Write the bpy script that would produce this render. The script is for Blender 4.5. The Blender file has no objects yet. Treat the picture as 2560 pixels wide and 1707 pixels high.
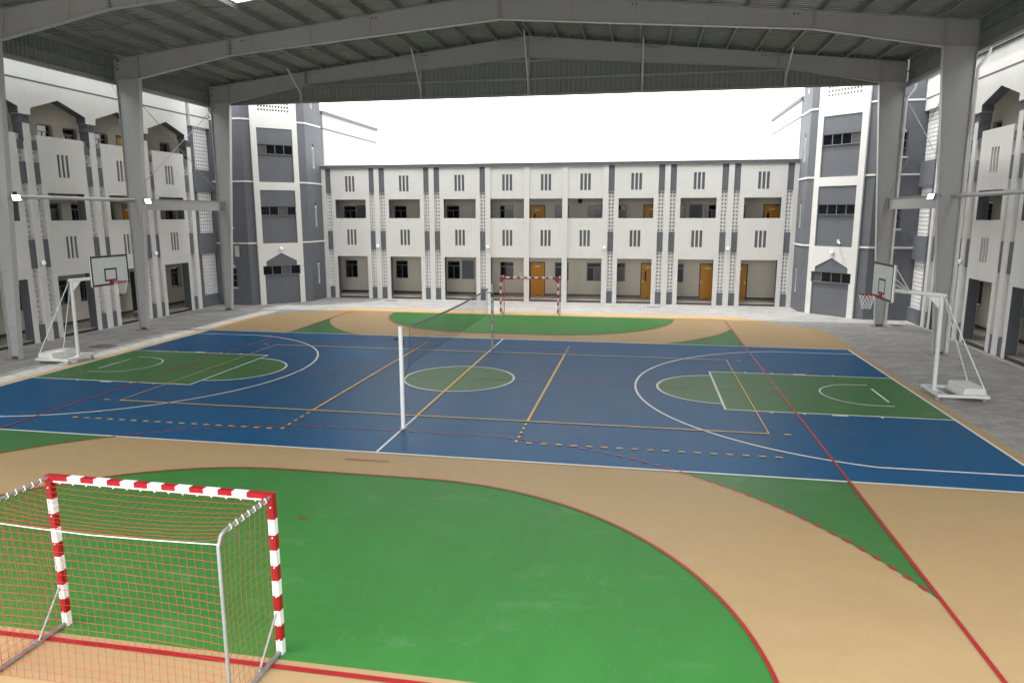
import bpy, bmesh, math, random
from mathutils import Vector, Matrix
random.seed(7)
PI = math.pi
S = bpy.context.scene
COL = S.collection

# ------------------------------------------------------------------ camera
yaw, pitch, roll = -0.1811, -0.1784, -0.0011
fw = Vector((math.sin(yaw)*math.cos(pitch), math.cos(yaw)*math.cos(pitch), math.sin(pitch)))
rt = Vector((math.cos(yaw), -math.sin(yaw), 0)); up = rt.cross(fw)
r2 = math.cos(roll)*rt + math.sin(roll)*up
u2 = -math.sin(roll)*rt + math.cos(roll)*up
cam_d = bpy.data.cameras.new('camera'); cam = bpy.data.objects.new('camera', cam_d); COL.objects.link(cam)
m = Matrix((r2, u2, -fw)).transposed().to_4x4(); m.translation = Vector((5.7814, -21.929, 5.3134))
cam.matrix_world = m
cam_d.sensor_width = 36; cam_d.lens = 1755.65/2560*36; cam_d.clip_end = 2000; cam_d.clip_start = 0.1
S.camera = cam

# ------------------------------------------------------------------ sky, sun, exposure
SUN_EL, SUN_AZ = math.radians(73.0), math.radians(259.4)
w = bpy.data.worlds.new('World'); S.world = w; w.use_nodes = True
nt = w.node_tree; nt.nodes.clear()
wo = nt.nodes.new('ShaderNodeOutputWorld'); bg = nt.nodes.new('ShaderNodeBackground')
sk = nt.nodes.new('ShaderNodeTexSky'); sk.sky_type = 'NISHITA'; sk.sun_disc = False
sk.sun_elevation = SUN_EL; sk.sun_rotation = SUN_AZ; sk.dust_density = 1.0; sk.air_density = 4.0; sk.ozone_density = 1.0
hs = nt.nodes.new('ShaderNodeHueSaturation'); hs.inputs['Saturation'].default_value = 0.06
nt.links.new(sk.outputs[0], hs.inputs['Color']); nt.links.new(hs.outputs[0], bg.inputs['Color'])
bg.inputs['Strength'].default_value = 0.15
nt.links.new(bg.outputs[0], wo.inputs['Surface'])
sd = bpy.data.lights.new('sun', 'SUN'); sd.energy = 0.7; sd.angle = math.radians(3); sd.color = (1, .97, .92)
so = bpy.data.objects.new('sun', sd); COL.objects.link(so)
so.rotation_euler = Vector((0.30, 0.056, -1)).to_track_quat('-Z', 'Y').to_euler()
S.view_settings.view_transform = 'Standard'; S.view_settings.look = 'None'; S.view_settings.gamma = 1
S.view_settings.use_curve_mapping = False
S.view_settings.exposure = 2.2
S.render.engine = 'CYCLES'
try:
    S.cycles.max_bounces = 8; S.cycles.diffuse_bounces = 6; S.cycles.glossy_bounces = 4
except Exception: pass

# ------------------------------------------------------------------ materials
def mat(name, col, rough=.6, metal=0.0, var=.06, vscale=1.5, stretch=(1, 1, 1), bump=0, bscale=60, spec=.5, island=0, emit=0, fine=0, rvar=0, scuff=0, streak=0):
    M = bpy.data.materials.new(name); M.use_nodes = True
    n = M.node_tree.nodes; L = M.node_tree.links; n.clear()
    out = n.new('ShaderNodeOutputMaterial'); p = n.new('ShaderNodeBsdfPrincipled')
    L.new(p.outputs[0], out.inputs[0])
    p.inputs['Roughness'].default_value = rough; p.inputs['Metallic'].default_value = metal
    p.inputs['Specular IOR Level'].default_value = spec
    tc = n.new('ShaderNodeTexCoord'); mp = n.new('ShaderNodeMapping'); mp.inputs['Scale'].default_value = stretch
    L.new(tc.outputs['Object'], mp.inputs[0])
    cur = None
    def mul(src, fac_out, lo, hi):
        mr = n.new('ShaderNodeMapRange'); mr.inputs['To Min'].default_value = lo; mr.inputs['To Max'].default_value = hi
        mr.inputs['From Min'].default_value = .3; mr.inputs['From Max'].default_value = .7
        L.new(fac_out, mr.inputs['Value'])
        vm = n.new('ShaderNodeVectorMath'); vm.operation = 'SCALE'
        if src is None: vm.inputs[0].default_value = col[:3]
        else: L.new(src, vm.inputs[0])
        L.new(mr.outputs[0], vm.inputs['Scale'])
        return vm.outputs[0]
    if var:
        nz = n.new('ShaderNodeTexNoise'); nz.inputs['Scale'].default_value = vscale; nz.inputs['Detail'].default_value = 6
        nz.inputs['Roughness'].default_value = .62
        L.new(mp.outputs[0], nz.inputs['Vector'])
        cur = mul(cur, nz.outputs['Fac'], 1-var, 1+var)
        if rvar:
            mr = n.new('ShaderNodeMapRange'); mr.inputs['From Min'].default_value = .35; mr.inputs['From Max'].default_value = .65
            mr.inputs['To Min'].default_value = rough-rvar; mr.inputs['To Max'].default_value = rough+rvar
            L.new(nz.outputs['Fac'], mr.inputs['Value']); L.new(mr.outputs[0], p.inputs['Roughness'])
    if fine:
        nf = n.new('ShaderNodeTexNoise'); nf.inputs['Scale'].default_value = vscale*9; nf.inputs['Detail'].default_value = 4
        L.new(tc.outputs['Object'], nf.inputs['Vector'])
        cur = mul(cur, nf.outputs['Fac'], 1-fine, 1+fine)
    if island:
        g = n.new('ShaderNodeNewGeometry')
        mr = n.new('ShaderNodeMapRange'); mr.inputs['To Min'].default_value = 1-island; mr.inputs['To Max'].default_value = 1+island
        L.new(g.outputs['Random Per Island'], mr.inputs['Value'])
        vm = n.new('ShaderNodeVectorMath'); vm.operation = 'SCALE'
        if cur is None: vm.inputs[0].default_value = col[:3]
        else: L.new(cur, vm.inputs[0])
        L.new(mr.outputs[0], vm.inputs['Scale']); cur = vm.outputs[0]
    if streak:      # faint vertical rain streaks
        m2 = n.new('ShaderNodeMapping'); m2.inputs['Scale'].default_value = (5, 5, .22); L.new(tc.outputs['Object'], m2.inputs[0])
        ns = n.new('ShaderNodeTexNoise'); ns.inputs['Scale'].default_value = 1; ns.inputs['Detail'].default_value = 5; ns.inputs['Roughness'].default_value = .7
        L.new(m2.outputs[0], ns.inputs['Vector']); cur = mul(cur, ns.outputs['Fac'], 1-streak, 1+streak*.6)
    if scuff:       # pale shoe scuffs, dust patches and drag marks
        for sc, strch, ramp, k in ((.9, (1, 1.6, 1), (.56, .72), 1), (2.2, (3.2, .5, 1), (.60, .74), .8), (7, (1, 4, 1), (.66, .74), 1.1)):
            m2 = n.new('ShaderNodeMapping'); m2.inputs['Scale'].default_value = strch; m2.inputs['Rotation'].default_value = (0, 0, .35*sc); L.new(tc.outputs['Object'], m2.inputs[0])
            ns = n.new('ShaderNodeTexNoise'); ns.inputs['Scale'].default_value = sc; ns.inputs['Detail'].default_value = 7; ns.inputs['Roughness'].default_value = .68
            L.new(m2.outputs[0], ns.inputs['Vector'])
            mr = n.new('ShaderNodeMapRange'); mr.inputs['From Min'].default_value = ramp[0]; mr.inputs['From Max'].default_value = ramp[1]
            mr.inputs['To Max'].default_value = scuff*k; L.new(ns.outputs['Fac'], mr.inputs['Value'])
            mx = n.new('ShaderNodeMix'); mx.data_type = 'RGBA'; L.new(mr.outputs[0], mx.inputs['Factor'])
            L.new(cur, mx.inputs[6]); mx.inputs[7].default_value = (.5, .5, .47, 1); cur = mx.outputs[2]
    if cur is None: p.inputs['Base Color'].default_value = (*col[:3], 1)
    else: L.new(cur, p.inputs['Base Color'])
    if bump:
        nb = n.new('ShaderNodeTexNoise'); nb.inputs['Scale'].default_value = bscale; nb.inputs['Detail'].default_value = 3
        L.new(tc.outputs['Object'], nb.inputs['Vector'])
        b = n.new('ShaderNodeBump'); b.inputs['Strength'].default_value = bump; b.inputs['Distance'].default_value = .02
        L.new(nb.outputs['Fac'], b.inputs['Height']); L.new(b.outputs[0], p.inputs['Normal'])
    if emit:
        p.inputs['Emission Color'].default_value = (*col[:3], 1); p.inputs['Emission Strength'].default_value = emit
    return M

WHITE = mat('white_render', (.69, .685, .665), .8, var=.035, vscale=.8, bump=.25, bscale=55, fine=.02, spec=.2, streak=.02)
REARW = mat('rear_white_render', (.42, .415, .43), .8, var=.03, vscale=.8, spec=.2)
PILL = mat('white_pillar_paint', (.68, .672, .65), .75, var=.03, vscale=1.2, bump=.15, bscale=55, spec=.2)
SCREEN = mat('white_screen_block', (.74, .74, .74), .7, var=.03, vscale=4, spec=.2)
GREY = mat('grey_render', (.135, .142, .16), .75, var=.06, vscale=.7, bump=.3, bscale=45, fine=.03, spec=.25, streak=.035)
DGREY = mat('dark_grey_jamb', (.105, .11, .125), .7, var=.05, bump=.15, spec=.25)
CREAM = mat('cream_corridor_paint', (.62, .585, .52), .6, var=.03, vscale=.7, spec=.3)
TILE = mat('corridor_floor_tile', (.6, .56, .5), .25, var=.05, vscale=2)
SKIRT = mat('dark_skirting_tile', (.06, .056, .052), .3, var=.1)
ORANGE = mat('orange_door_laminate', (.62, .27, .012), .45, var=.08, vscale=1.5, stretch=(6, 6, .6), spec=.4)
DFRAME = mat('dark_door_frame', (.022, .02, .02), .4, var=0)
ALU = mat('grey_aluminium', (.16, .17, .19), .4, metal=.3, var=.05)
GLASS = mat('dark_window_glass', (.008, .009, .011), .04, var=0, spec=.55)
GLASS2 = mat('grey_blind_pane', (.1, .095, .1), .25, var=.05, spec=.4)
STEEL = mat('grey_primed_steel', (.35, .353, .355), .5, var=.035, vscale=.6, stretch=(1, 1, .5), spec=.4, fine=.02, rvar=.08)
STEELD = mat('steel_flange_edge', (.40, .41, .41), .45, var=.05, spec=.4)
GALV = mat('galvanised_steel', (.30, .31, .30), .42, metal=.45, var=.12, vscale=5, fine=.05)
SHEET = mat('galvalume_roof_sheet', (.27, .28, .255), .36, metal=.35, var=.08, vscale=.7, stretch=(.3, 1, 1), spec=.4, fine=.03)
CLAD = mat('grey_green_cladding', (.21, .225, .21), .5, var=.06, vscale=.8, spec=.35)
BOLT = mat('dark_bolts', (.012, .011, .01), .6, var=0)
RUST = mat('rust_primer', (.15, .065, .028), .8, var=.4, vscale=14, spec=.2)
SKYL = mat('skylight_sheet', (.8, .85, .84), .4, var=0)
PIPE = mat('white_pvc_pipe', (.62, .62, .61), .4, var=.04)
PAVE = mat('grey_paving', (.31, .305, .295), .75, var=.12, vscale=.45, stretch=(.5, 2.0, 1), bump=.2, bscale=40, island=.13, fine=.06, spec=.3)
BED = mat('paving_sand_joint', (.2, .195, .185), .95, var=.1)
KERBC = mat('pale_concrete_edge', (.42, .41, .39), .8, var=.08, vscale=2)
GROUND = mat('outer_ground', (.3, .28, .25), .95, var=.15, vscale=.2)
CS = dict(spec=.1, scuff=.09)
BEIGE = mat('beige_court_paint', (.43, .30, .155), .45, var=.045, vscale=.5, stretch=(1, 2.5, 1), fine=.02, rvar=.06, **CS)
BLUE = mat('blue_court_paint', (.003, .086, .215), .40, var=.09, vscale=.4, stretch=(2.2, .6, 1), fine=.04, rvar=.02, spec=.09, scuff=.04)
GREEN = mat('green_court_paint', (.047, .202, .045), .45, var=.07, vscale=.5, stretch=(2.2, .7, 1), fine=.035, rvar=.03, **CS)
KGREEN = mat('dark_green_court_paint', (.050, .168, .047), .38, var=.08, vscale=.5, stretch=(2.4, .6, 1), fine=.04, rvar=.03, **CS)
LWHITE = mat('white_line_paint', (.72, .73, .72), .45, var=.05, vscale=3)
LRED = mat('red_line_paint', (.36, .012, .018), .45, var=.1, vscale=3)
LYEL = mat('yellow_line_paint', (.78, .46, .05), .5, var=.08, vscale=3)
GRED = mat('gloss_red_paint', (.31, .004, .010), .3, var=.14, vscale=6)
GWHITE = mat('gloss_white_paint', (.78, .78, .76), .3, var=.05, vscale=6)
NETRED = mat('red_net_cord', (.46, .03, .024), .7, var=0)
NETBLK = mat('black_net_cord', (.02, .02, .022), .8, var=0)
TAPE = mat('grey_net_tape', (.3, .3, .3), .8, var=.1)
ROPE = mat('white_rope', (.75, .75, .72), .8, var=0)
HWHITE = mat('white_powder_coat', (.62, .64, .64), .4, var=.04, vscale=3)
BOARD = mat('pale_backboard', (.68, .70, .695), .25, var=.05, vscale=1.5)
BLACK = mat('black_border', (.012, .012, .013), .4, var=0)
CONC = mat('white_counterweight', (.62, .62, .60), .7, var=.07, vscale=5, bump=.1)
RUBBER = mat('grey_caster', (.25, .25, .24), .5, var=.1)
LAMPG = mat('lamp_globe', (.85, .93, .97), .15, emit=.04, var=0)
LAMPM = mat('lamp_ring_metal', (.55, .55, .55), .35, metal=.6, var=.05)
FLOOD = mat('floodlight_lens', (1, 1, .97), .2, emit=1.3, var=0)
SPK = mat('speaker_grille', (.42, .42, .41), .5, var=.05)
PLATE = mat('white_name_plate', (.75, .74, .7), .4, var=0)
IRON = mat('cast_iron', (.05, .05, .05), .9, var=.2, vscale=8)

# ------------------------------------------------------------------ mesh helpers
class MB:
    def __init__(self): self.v = []; self.f = []; self.mi = []; self.m = 0
    def add(self, vs, fs):
        o = len(self.v); self.v += [tuple(a) for a in vs]
        for f in fs: self.f.append([i+o for i in f]); self.mi.append(self.m)
        return self
    def box(self, x0, x1, y0, y1, z0, z1):
        x0, x1 = min(x0, x1), max(x0, x1); y0, y1 = min(y0, y1), max(y0, y1); z0, z1 = min(z0, z1), max(z0, z1)
        return self.add([(x0,y0,z0),(x1,y0,z0),(x1,y1,z0),(x0,y1,z0),(x0,y0,z1),(x1,y0,z1),(x1,y1,z1),(x0,y1,z1)],
                 [(0,3,2,1),(4,5,6,7),(0,1,5,4),(1,2,6,5),(2,3,7,6),(3,0,4,7)])
    def hexa(self, p):    # 8 points: bottom ring, top ring
        return self.add(p, [(0,3,2,1),(4,5,6,7),(0,1,5,4),(1,2,6,5),(2,3,7,6),(3,0,4,7)])
    def prism(self, poly, fn0, fn1):   # poly of 2D points; fn0/fn1 map to the two end caps
        n = len(poly)
        a = [fn0(*p) for p in poly]; b = [fn1(*p) for p in poly]
        fs = [list(range(n)), list(range(2*n-1, n-1, -1))]
        for i in range(n):
            j = (i+1) % n; fs.append((i, n+i, n+j, j))
        return self.add(a+b, fs)
    def prism_y(self, poly, y0, y1): return self.prism(poly, lambda x, z: (x, y0, z), lambda x, z: (x, y1, z))
    def prism_z(self, poly, z0, z1): return self.prism(poly, lambda x, y: (x, y, z0), lambda x, y: (x, y, z1))
    def prism_x(self, poly, x0, x1): return self.prism(poly, lambda y, z: (x0, y, z), lambda y, z: (x1, y, z))
    def tube(self, pts, r, n=8, cap=True):
        pts = [Vector(p) for p in pts]; rings = []
        prev = None
        for i, p in enumerate(pts):
            d = (pts[min(i+1, len(pts)-1)] - pts[max(i-1, 0)]).normalized()
            if prev is None:
                a = Vector((0, 0, 1)) if abs(d.z) < .9 else Vector((1, 0, 0))
                s = d.cross(a).normalized()
            else:
                s = (prev - d*prev.dot(d)).normalized()
            prev = s; t = d.cross(s)
            rr = r[i] if isinstance(r, (list, tuple)) else r
            rings.append([p + s*math.cos(2*PI*k/n)*rr + t*math.sin(2*PI*k/n)*rr for k in range(n)])
        vs = [v for rg in rings for v in rg]; fs = []
        for i in range(len(rings)-1):
            for k in range(n):
                k2 = (k+1) % n
                fs.append((i*n+k, i*n+k2, (i+1)*n+k2, (i+1)*n+k))
        if cap:
            fs.append(list(range(n-1, -1, -1))); fs.append([(len(rings)-1)*n+k for k in range(n)])
        return self.add(vs, fs)
    def bar(self, p0, p1, wdt, h, upv=(0, 0, 1)):   # rectangular bar
        p0, p1 = Vector(p0), Vector(p1); d = (p1-p0).normalized(); u = Vector(upv)
        s = d.cross(u).normalized()*wdt/2; u = s.cross(d).normalized()*h/2
        return self.hexa([p0-s-u, p0+s-u, p1+s-u, p1-s-u, p0-s+u, p0+s+u, p1+s+u, p1-s+u])
    def grid(self, x0, x1, z0, z1, y0, y1, holes=()):   # wall in xz with rectangular holes, from y0 to y1
        xs = sorted({x0, x1, *[c for h in holes for c in h[:2] if x0 < c < x1]})
        zs = sorted({z0, z1, *[c for h in holes for c in h[2:] if z0 < c < z1]})
        def solid(i, j):
            if i < 0 or j < 0 or i >= len(xs)-1 or j >= len(zs)-1: return False
            cx, cz = (xs[i]+xs[i+1])/2, (zs[j]+zs[j+1])/2
            return not any(h[0] < cx < h[1] and h[2] < cz < h[3] for h in holes)
        for i in range(len(xs)-1):
            for j in range(len(zs)-1):
                if not solid(i, j): continue
                a, b, c, d = xs[i], xs[i+1], zs[j], zs[j+1]
                vs = [(a,y0,c),(b,y0,c),(b,y0,d),(a,y0,d),(a,y1,c),(b,y1,c),(b,y1,d),(a,y1,d)]
                fs = [(0,1,2,3),(7,6,5,4)]
                if not solid(i-1, j): fs.append((0,3,7,4))
                if not solid(i+1, j): fs.append((1,5,6,2))
                if not solid(i, j-1): fs.append((0,4,5,1))
                if not solid(i, j+1): fs.append((3,2,6,7))
                self.add(vs, fs)
        return self
    def lathe(self, prof, c=(0, 0, 0), n=16, axis='z'):
        vs = []; fs = []
        for r, z in prof:
            for k in range(n):
                a = 2*PI*k/n; q = (r*math.cos(a), r*math.sin(a), z)
                if axis == 'y': q = (q[0], q[2], q[1])
                if axis == 'x': q = (q[2], q[0], q[1])
                vs.append((q[0]+c[0], q[1]+c[1], q[2]+c[2]))
        for i in range(len(prof)-1):
            for k in range(n):
                k2 = (k+1) % n; fs.append((i*n+k, i*n+k2, (i+1)*n+k2, (i+1)*n+k))
        fs.append(list(range(n-1, -1, -1))); fs.append([(len(prof)-1)*n+k for k in range(n)])
        return self.add(vs, fs)
    def mesh(self, name, mats, smooth=False):
        me = bpy.data.meshes.new(name); me.from_pydata(self.v, [], self.f); me.update()
        if not isinstance(mats, (list, tuple)): mats = [mats]
        for mm in mats: me.materials.append(mm)
        if len(mats) > 1: me.polygons.foreach_set('material_index', self.mi)
        bm = bmesh.new(); bm.from_mesh(me); bmesh.ops.recalc_face_normals(bm, faces=bm.faces)
        if smooth:
            for f in bm.faces: f.smooth = True
            for e in bm.edges:
                if len(e.link_faces) == 2 and e.calc_face_angle(0) > .7: e.smooth = False
        bm.to_mesh(me); bm.free()
        return me
    def build(self, name, mats, parent=None, smooth=False, loc=None):
        return place(name, self.mesh(name, mats, smooth), parent, loc)

def place(name, me, parent=None, loc=None, rz=0):
    o = bpy.data.objects.new(name, me); COL.objects.link(o)
    if parent: o.parent = parent
    if loc is not None: o.location = loc
    if rz: o.rotation_euler.z = rz
    return o
def thing(name, label, cat, loc=(0, 0, 0), rz=0, group=None):
    o = bpy.data.objects.new(name, None); COL.objects.link(o); o.location = loc; o.rotation_euler.z = rz
    o.empty_display_size = .3
    tag(o, label, cat, group); return o
def tag(o, label, cat, group=None):
    o['label'] = label; o['category'] = cat
    if group: o['group'] = group
    return o
def dup(root, loc, rz=None, label=None):
    r = root.copy(); COL.objects.link(r); r.location = loc
    if rz is not None: r.rotation_euler.z = rz
    if label: r['label'] = label
    for ch in list(root.children):
        c = ch.copy(); COL.objects.link(c); c.parent = r
        for g in list(ch.children):
            d = g.copy(); COL.objects.link(d); d.parent = c
    return r
def struct(o): o['kind'] = 'structure'; return o

# ------------------------------------------------------------------ ground and paving
struct(MB().box(-400, 400, -400, 400, -.3, -.06).build('ground', GROUND))
beige_poly = [(-14.3, -12), (-10.7, -16.4), (10.7, -16.4), (14.3, -12), (14.3, 12.1), (10.75, 16.35), (-10.6, 16.25), (-14.45, 12.2)]
pav = struct(MB().box(-21.9, 21.9, -30, 24, -.058, -.012).build('pavement', BED))
def inside(x, y, poly):
    c = False; n = len(poly)
    for i in range(n):
        (xa, ya), (xb, yb) = poly[i], poly[i-1]
        if (ya > y) != (yb > y) and x < (xb-xa)*(y-ya)/(yb-ya)+xa: c = not c
    return c
shrink = [(x*.985, y*.985) for x, y in beige_poly]
mb = MB()
PW, PH = .4, .2
j = 0; y = -18.0
while y < 21.0:
    x = -19.15 + (PW/2 if j % 2 else 0) - PW
    while x < 19.15:
        a, b, c, d = max(x, -19.2)+.003, min(x+PW, 19.2)-.003, y+.003, y+PH-.003
        if b-a > .03 and not all(inside(px, py, shrink) for px in (a, b) for py in (c, d)):
            h = random.uniform(-.0015, .0015); e = .006
            mb.add([(a,c,-.012),(b,c,-.012),(b,d,-.012),(a,d,-.012),(a+e,c+e,h),(b-e,c+e,h),(b-e,d-e,h),(a+e,d-e,h)],
                   [(4,5,6,7),(0,1,5,4),(1,2,6,5),(2,3,7,6),(3,0,4,7)])
        x += PW
    y += PH; j += 1
o = mb.build('paving_blocks', PAVE, pav); o['kind'] = 'stuff'

# ------------------------------------------------------------------ sports court (flat paint sheets, each a few mm above the last)
court = struct(MB().prism_z(beige_poly, -.03, .006).build('sports_court', BEIGE))
def sheet(name, polys, z, m_):
    mb = MB()
    for p in polys: mb.add([(x, y, z) for x, y in p], [list(range(len(p)))])
    o = mb.build(name, m_, court)
    for pl in o.data.polygons:
        if pl.normal.z < 0: pl.flip()
    return o
def rect(x0, x1, y0, y1): return [(x0, y0), (x1, y0), (x1, y1), (x0, y1)]
def arcpts(cx, cy, r, a0, a1, n=48): return [(cx+r*math.cos(a0+(a1-a0)*i/n), cy+r*math.sin(a0+(a1-a0)*i/n)) for i in range(n+1)]
def path_quads(pts, wd, closed=False):
    n = len(pts); out = []; L = []; R = []
    for i, p in enumerate(pts):
        a = pts[i-1] if (i > 0 or closed) else p; b = pts[(i+1) % n] if (i < n-1 or closed) else p
        dx, dy = b[0]-a[0], b[1]-a[1]; l = math.hypot(dx, dy); nx, ny = -dy/l*wd/2, dx/l*wd/2
        L.append((p[0]+nx, p[1]+ny)); R.append((p[0]-nx, p[1]-ny))
    for i in range(n if closed else n-1):
        k = (i+1) % n; out.append([L[i], R[i], R[k], L[k]])
    return out
Z1, Z2, Z3, Z4, Z5 = .010, .014, .018, .022, .026
sheet('blue_playing_area', [rect(-14, 14, -7.5, 7.5)], Z1, BLUE)
HB, HL = 10.05, 14.85
def goal_area(sg):   # 6 m area
    p = arcpts(-1.5, -HL, 6, PI, PI/2) + arcpts(1.5, -HL, 6, PI/2, 0)
    return [(x, y*-sg) if sg > 0 else (x, y) for x, y in p]
def nine(sg):
    t = math.acos((HB-1.5)/9)
    p = arcpts(-1.5, -HL, 9, PI-t, PI/2, 60) + arcpts(1.5, -HL, 9, PI/2, t, 60)
    return [(x, -y) if sg > 0 else (x, y) for x, y in p]
for sg in (-1, 1):
    sheet('green_goal_area', [goal_area(sg)], Z1, GREEN)
    pts = nine(sg)
    for sx in (-1, 1):   # green corner between the dashed line, the side line and the blue area
        q = [(x, y) for x, y in pts if x*sx > 0 and abs(y) > 7.5]
        q.sort(key=lambda p: abs(p[0]))
        yy = 7.5*sg
        q0 = q[0]; poly = q + [(HB*sx, yy), (q0[0]-.12*sx, yy)]
        sheet('green_corner_area', [poly], Z1, KGREEN)
for sx in (-1, 1):
    key = rect(8.2, 13.97, -2.42, 2.42) if sx > 0 else rect(-13.97, -8.2, -2.42, 2.42)
    sheet('green_key_area', [key, [(sx*x, y) for x, y in arcpts(8.2, 0, 1.8, PI/2, 1.5*PI)]], Z2, KGREEN)
sheet('green_centre_circle', [arcpts(0, 0, 1.8, 0, 2*PI, 64)[:-1]], Z2, KGREEN)
# white basketball lines
LWD = .072
sheet('white_boundary_line', path_quads([(-14, -7.5), (14, -7.5)], LWD)+path_quads([(-14, 7.5), (14, 7.5)], LWD)
      + path_quads([(14, -7.5), (14, 7.5)], LWD)+path_quads([(-14, -7.5), (-14, 7.5)], LWD), Z3, LWHITE)
sheet('white_halfway_line', path_quads([(0, -7.47), (0, -4.53)], .065)+path_quads([(0, 4.53), (0, 7.47)], .065), Z3, LWHITE)
sheet('white_centre_circle_line', path_quads(arcpts(0, 0, 1.8, 0, 2*PI, 80)[:-1], LWD, True), Z3, LWHITE)
for sx in (-1, 1):
    mir = lambda q: [[(sx*x, y) for x, y in p] for p in q]
    t = math.asin(6.52/6.7)
    sheet('white_three_point_line', mir(path_quads([(13.97, 6.52)]+arcpts(12.425, 0, 6.7, PI-t, PI+t, 80)+[(13.97, -6.52)], LWD)), Z3, LWHITE)
    ticks = []
    for sy in (-1, 1):
        for xx, ww in ((12.2, .06), (11.15, .4), (10.25, .06), (9.4, .06)):
            ticks.append(rect(xx-ww/2, xx+ww/2, sy*2.45, sy*2.56))
    sheet('white_key_line', mir(path_quads([(13.97, 2.42), (8.2, 2.42)], LWD)+path_quads([(13.97, -2.42), (8.2, -2.42)], LWD)
          + path_quads([(8.2, -2.45), (8.2, 2.45)], .065)+ticks), Z3, LWHITE)
    sheet('white_free_throw_arc', mir(path_quads(arcpts(8.2, 0, 1.8, PI/2, 1.5*PI), LWD)), Z3, LWHITE)
    sheet('white_no_charge_arc', mir(path_quads([(12.9, 1.26)]+arcpts(12.5, 0, 1.26, PI/2, 1.5*PI)+[(12.9, -1.26)], .05)), Z3, LWHITE)
    sheet('white_backboard_mark', mir(path_quads([(12.9, .8), (12.9, -.8)], .06)), Z3, LWHITE)
# red handball lines
def dash(pts, on, gap, wd):
    out = []; seg = []; acc = 0; draw = True; lim = on
    seg = [pts[0]]
    for a, b in zip(pts, pts[1:]):
        l = math.hypot(b[0]-a[0], b[1]-a[1]); s = 0
        while acc + (l-s) >= lim:
            s += lim-acc; q = (a[0]+(b[0]-a[0])*s/l, a[1]+(b[1]-a[1])*s/l)
            if draw: out += path_quads([seg[0], q], wd)
            seg = [q]; draw = not draw; acc = 0; lim = on if draw else gap
        acc += l-s
    return out
for sg in (-1, 1):
    sheet('red_goal_area_line', path_quads(goal_area(sg), .055), Z4, LRED)
    sheet('red_dashed_nine_metre_line', dash(nine(sg), .16, .15, .065), Z4, LRED)
    sheet('red_seven_metre_mark', path_quads([(-.5, sg*8.03), (.5, sg*8.03)], .055), Z4, LRED)
    sheet('red_four_metre_mark', path_quads([(-.08, sg*11.05), (.08, sg*11.05)], .055), Z4, LRED)
    sheet('red_goal_line', path_quads([(-HB, sg*15.0), (HB, sg*15.0)] if sg < 0 else [(-HB, HL), (HB, HL)], .08 if sg < 0 else .05), Z4, LRED)
    sheet('red_side_line', path_quads([(sg*HB, -15.0), (sg*HB, HL)], .06), Z4, LRED)
sheet('red_centre_line', path_quads([(-HB+.03, 0), (HB-.03, 0)], .035), Z4, LRED)
# yellow volleyball lines
YW = .07
sheet('yellow_volleyball_boundary', path_quads([(-9, -4.5), (9, -4.5), (9, 4.5), (-9, 4.5)], YW, True), Z5, LYEL)
sheet('yellow_volleyball_centre_line', path_quads([(0, -4.47), (0, 4.47)], .075), Z5, LYEL)
for sx in (-1, 1):
    sheet('yellow_attack_line', path_quads([(sx*3, -4.47), (sx*3, 4.47)], YW), Z5, LYEL)
    for sy in (-1, 1):
        sheet('yellow_attack_dashes', dash([(sx*3, sy*4.7), (sx*3, sy*6.35)], .15, .2, YW), Z5, LYEL)
        sheet('yellow_service_mark', path_quads([(sx*9.35, sy*4.5), (sx*9.52, sy*4.5)], YW), Z5, LYEL)
    sheet('yellow_side_dashes', dash([(sx*3.25, -6.25), (sx*9.15, -6.25)], .15, .2, YW), Z5, LYEL)

# ------------------------------------------------------------------ windows, doors, screens (shared meshes)
def window_kind(wd, ht):
    fr = MB().grid(-wd/2, wd/2, 0, ht, .06, .12, [(-wd/2+.045, wd/2-.045, .045, ht-.045)])
    zt = ht*.74; fr.box(-wd/2+.045, wd/2-.045, .065, .115, zt-.025, zt+.025); fr.box(-.022, .022, .065, .115, .045, zt-.025)
    a = MB().box(-wd/2+.05, -.01, .085, .095, .05, zt); b = MB().box(.01, wd/2-.05, .097, .105, .05, zt)
    c = MB().box(-wd/2+.05, wd/2-.05, .085, .095, zt, ht-.05)
    return (fr.mesh('window', ALU), a.mesh('pane', GLASS), b.mesh('pane', GLASS2 if False else GLASS), c.mesh('pane', GLASS))
WK = {}
BLIND = {}
def window(parent, x, y, z, wd, ht, blind=False):
    k = (round(wd, 2), round(ht, 2))
    if k not in WK: WK[k] = window_kind(*k)
    f, a, b, c = WK[k]
    o = place('window', f, parent, (x, y, z))
    place('pane', a, o)
    if blind:
        if k not in BLIND: BLIND[k] = MB().box(.01, wd/2-.05, .097, .105, .05, ht*.74).mesh('pane', GLASS2)
        b = BLIND[k]
    place('pane', b, o); place('pane', c, o)
    return o
gm = MB()
for i in range(7): gm.tube([(-.36+i*.12, .045, .06), (-.36+i*.12, .045, 1.12)], .008, 5)
for i in range(4): gm.tube([(-.4, .045, .15+i*.28), (.4, .045, .15+i*.28)], .008, 5)
GRILLE = gm.mesh('security_grille', ALU)
DW, DH = 1.0, 2.18
dl = MB().box(-DW/2+.06, DW/2-.06, .08, .12, .01, DH-.06).mesh('door', ORANGE)
dfm = MB().grid(-DW/2, DW/2, 0, DH, .0, .14, [(-DW/2+.058, DW/2-.058, -.1, DH-.058)]).mesh('door_frame', DFRAME)
hm = MB(); hm.box(-.025, .025, .072, .08, -.09, .09); hm.tube([(0, .08, 0), (0, .03, 0), (.12, .03, 0)], .011, 6)
HANDLE = hm.mesh('handle', LAMPM)
PLT = MB().box(-.15, .15, .073, .08, -.04, .04).mesh('name_plate', PLATE)
pt = MB()
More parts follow.
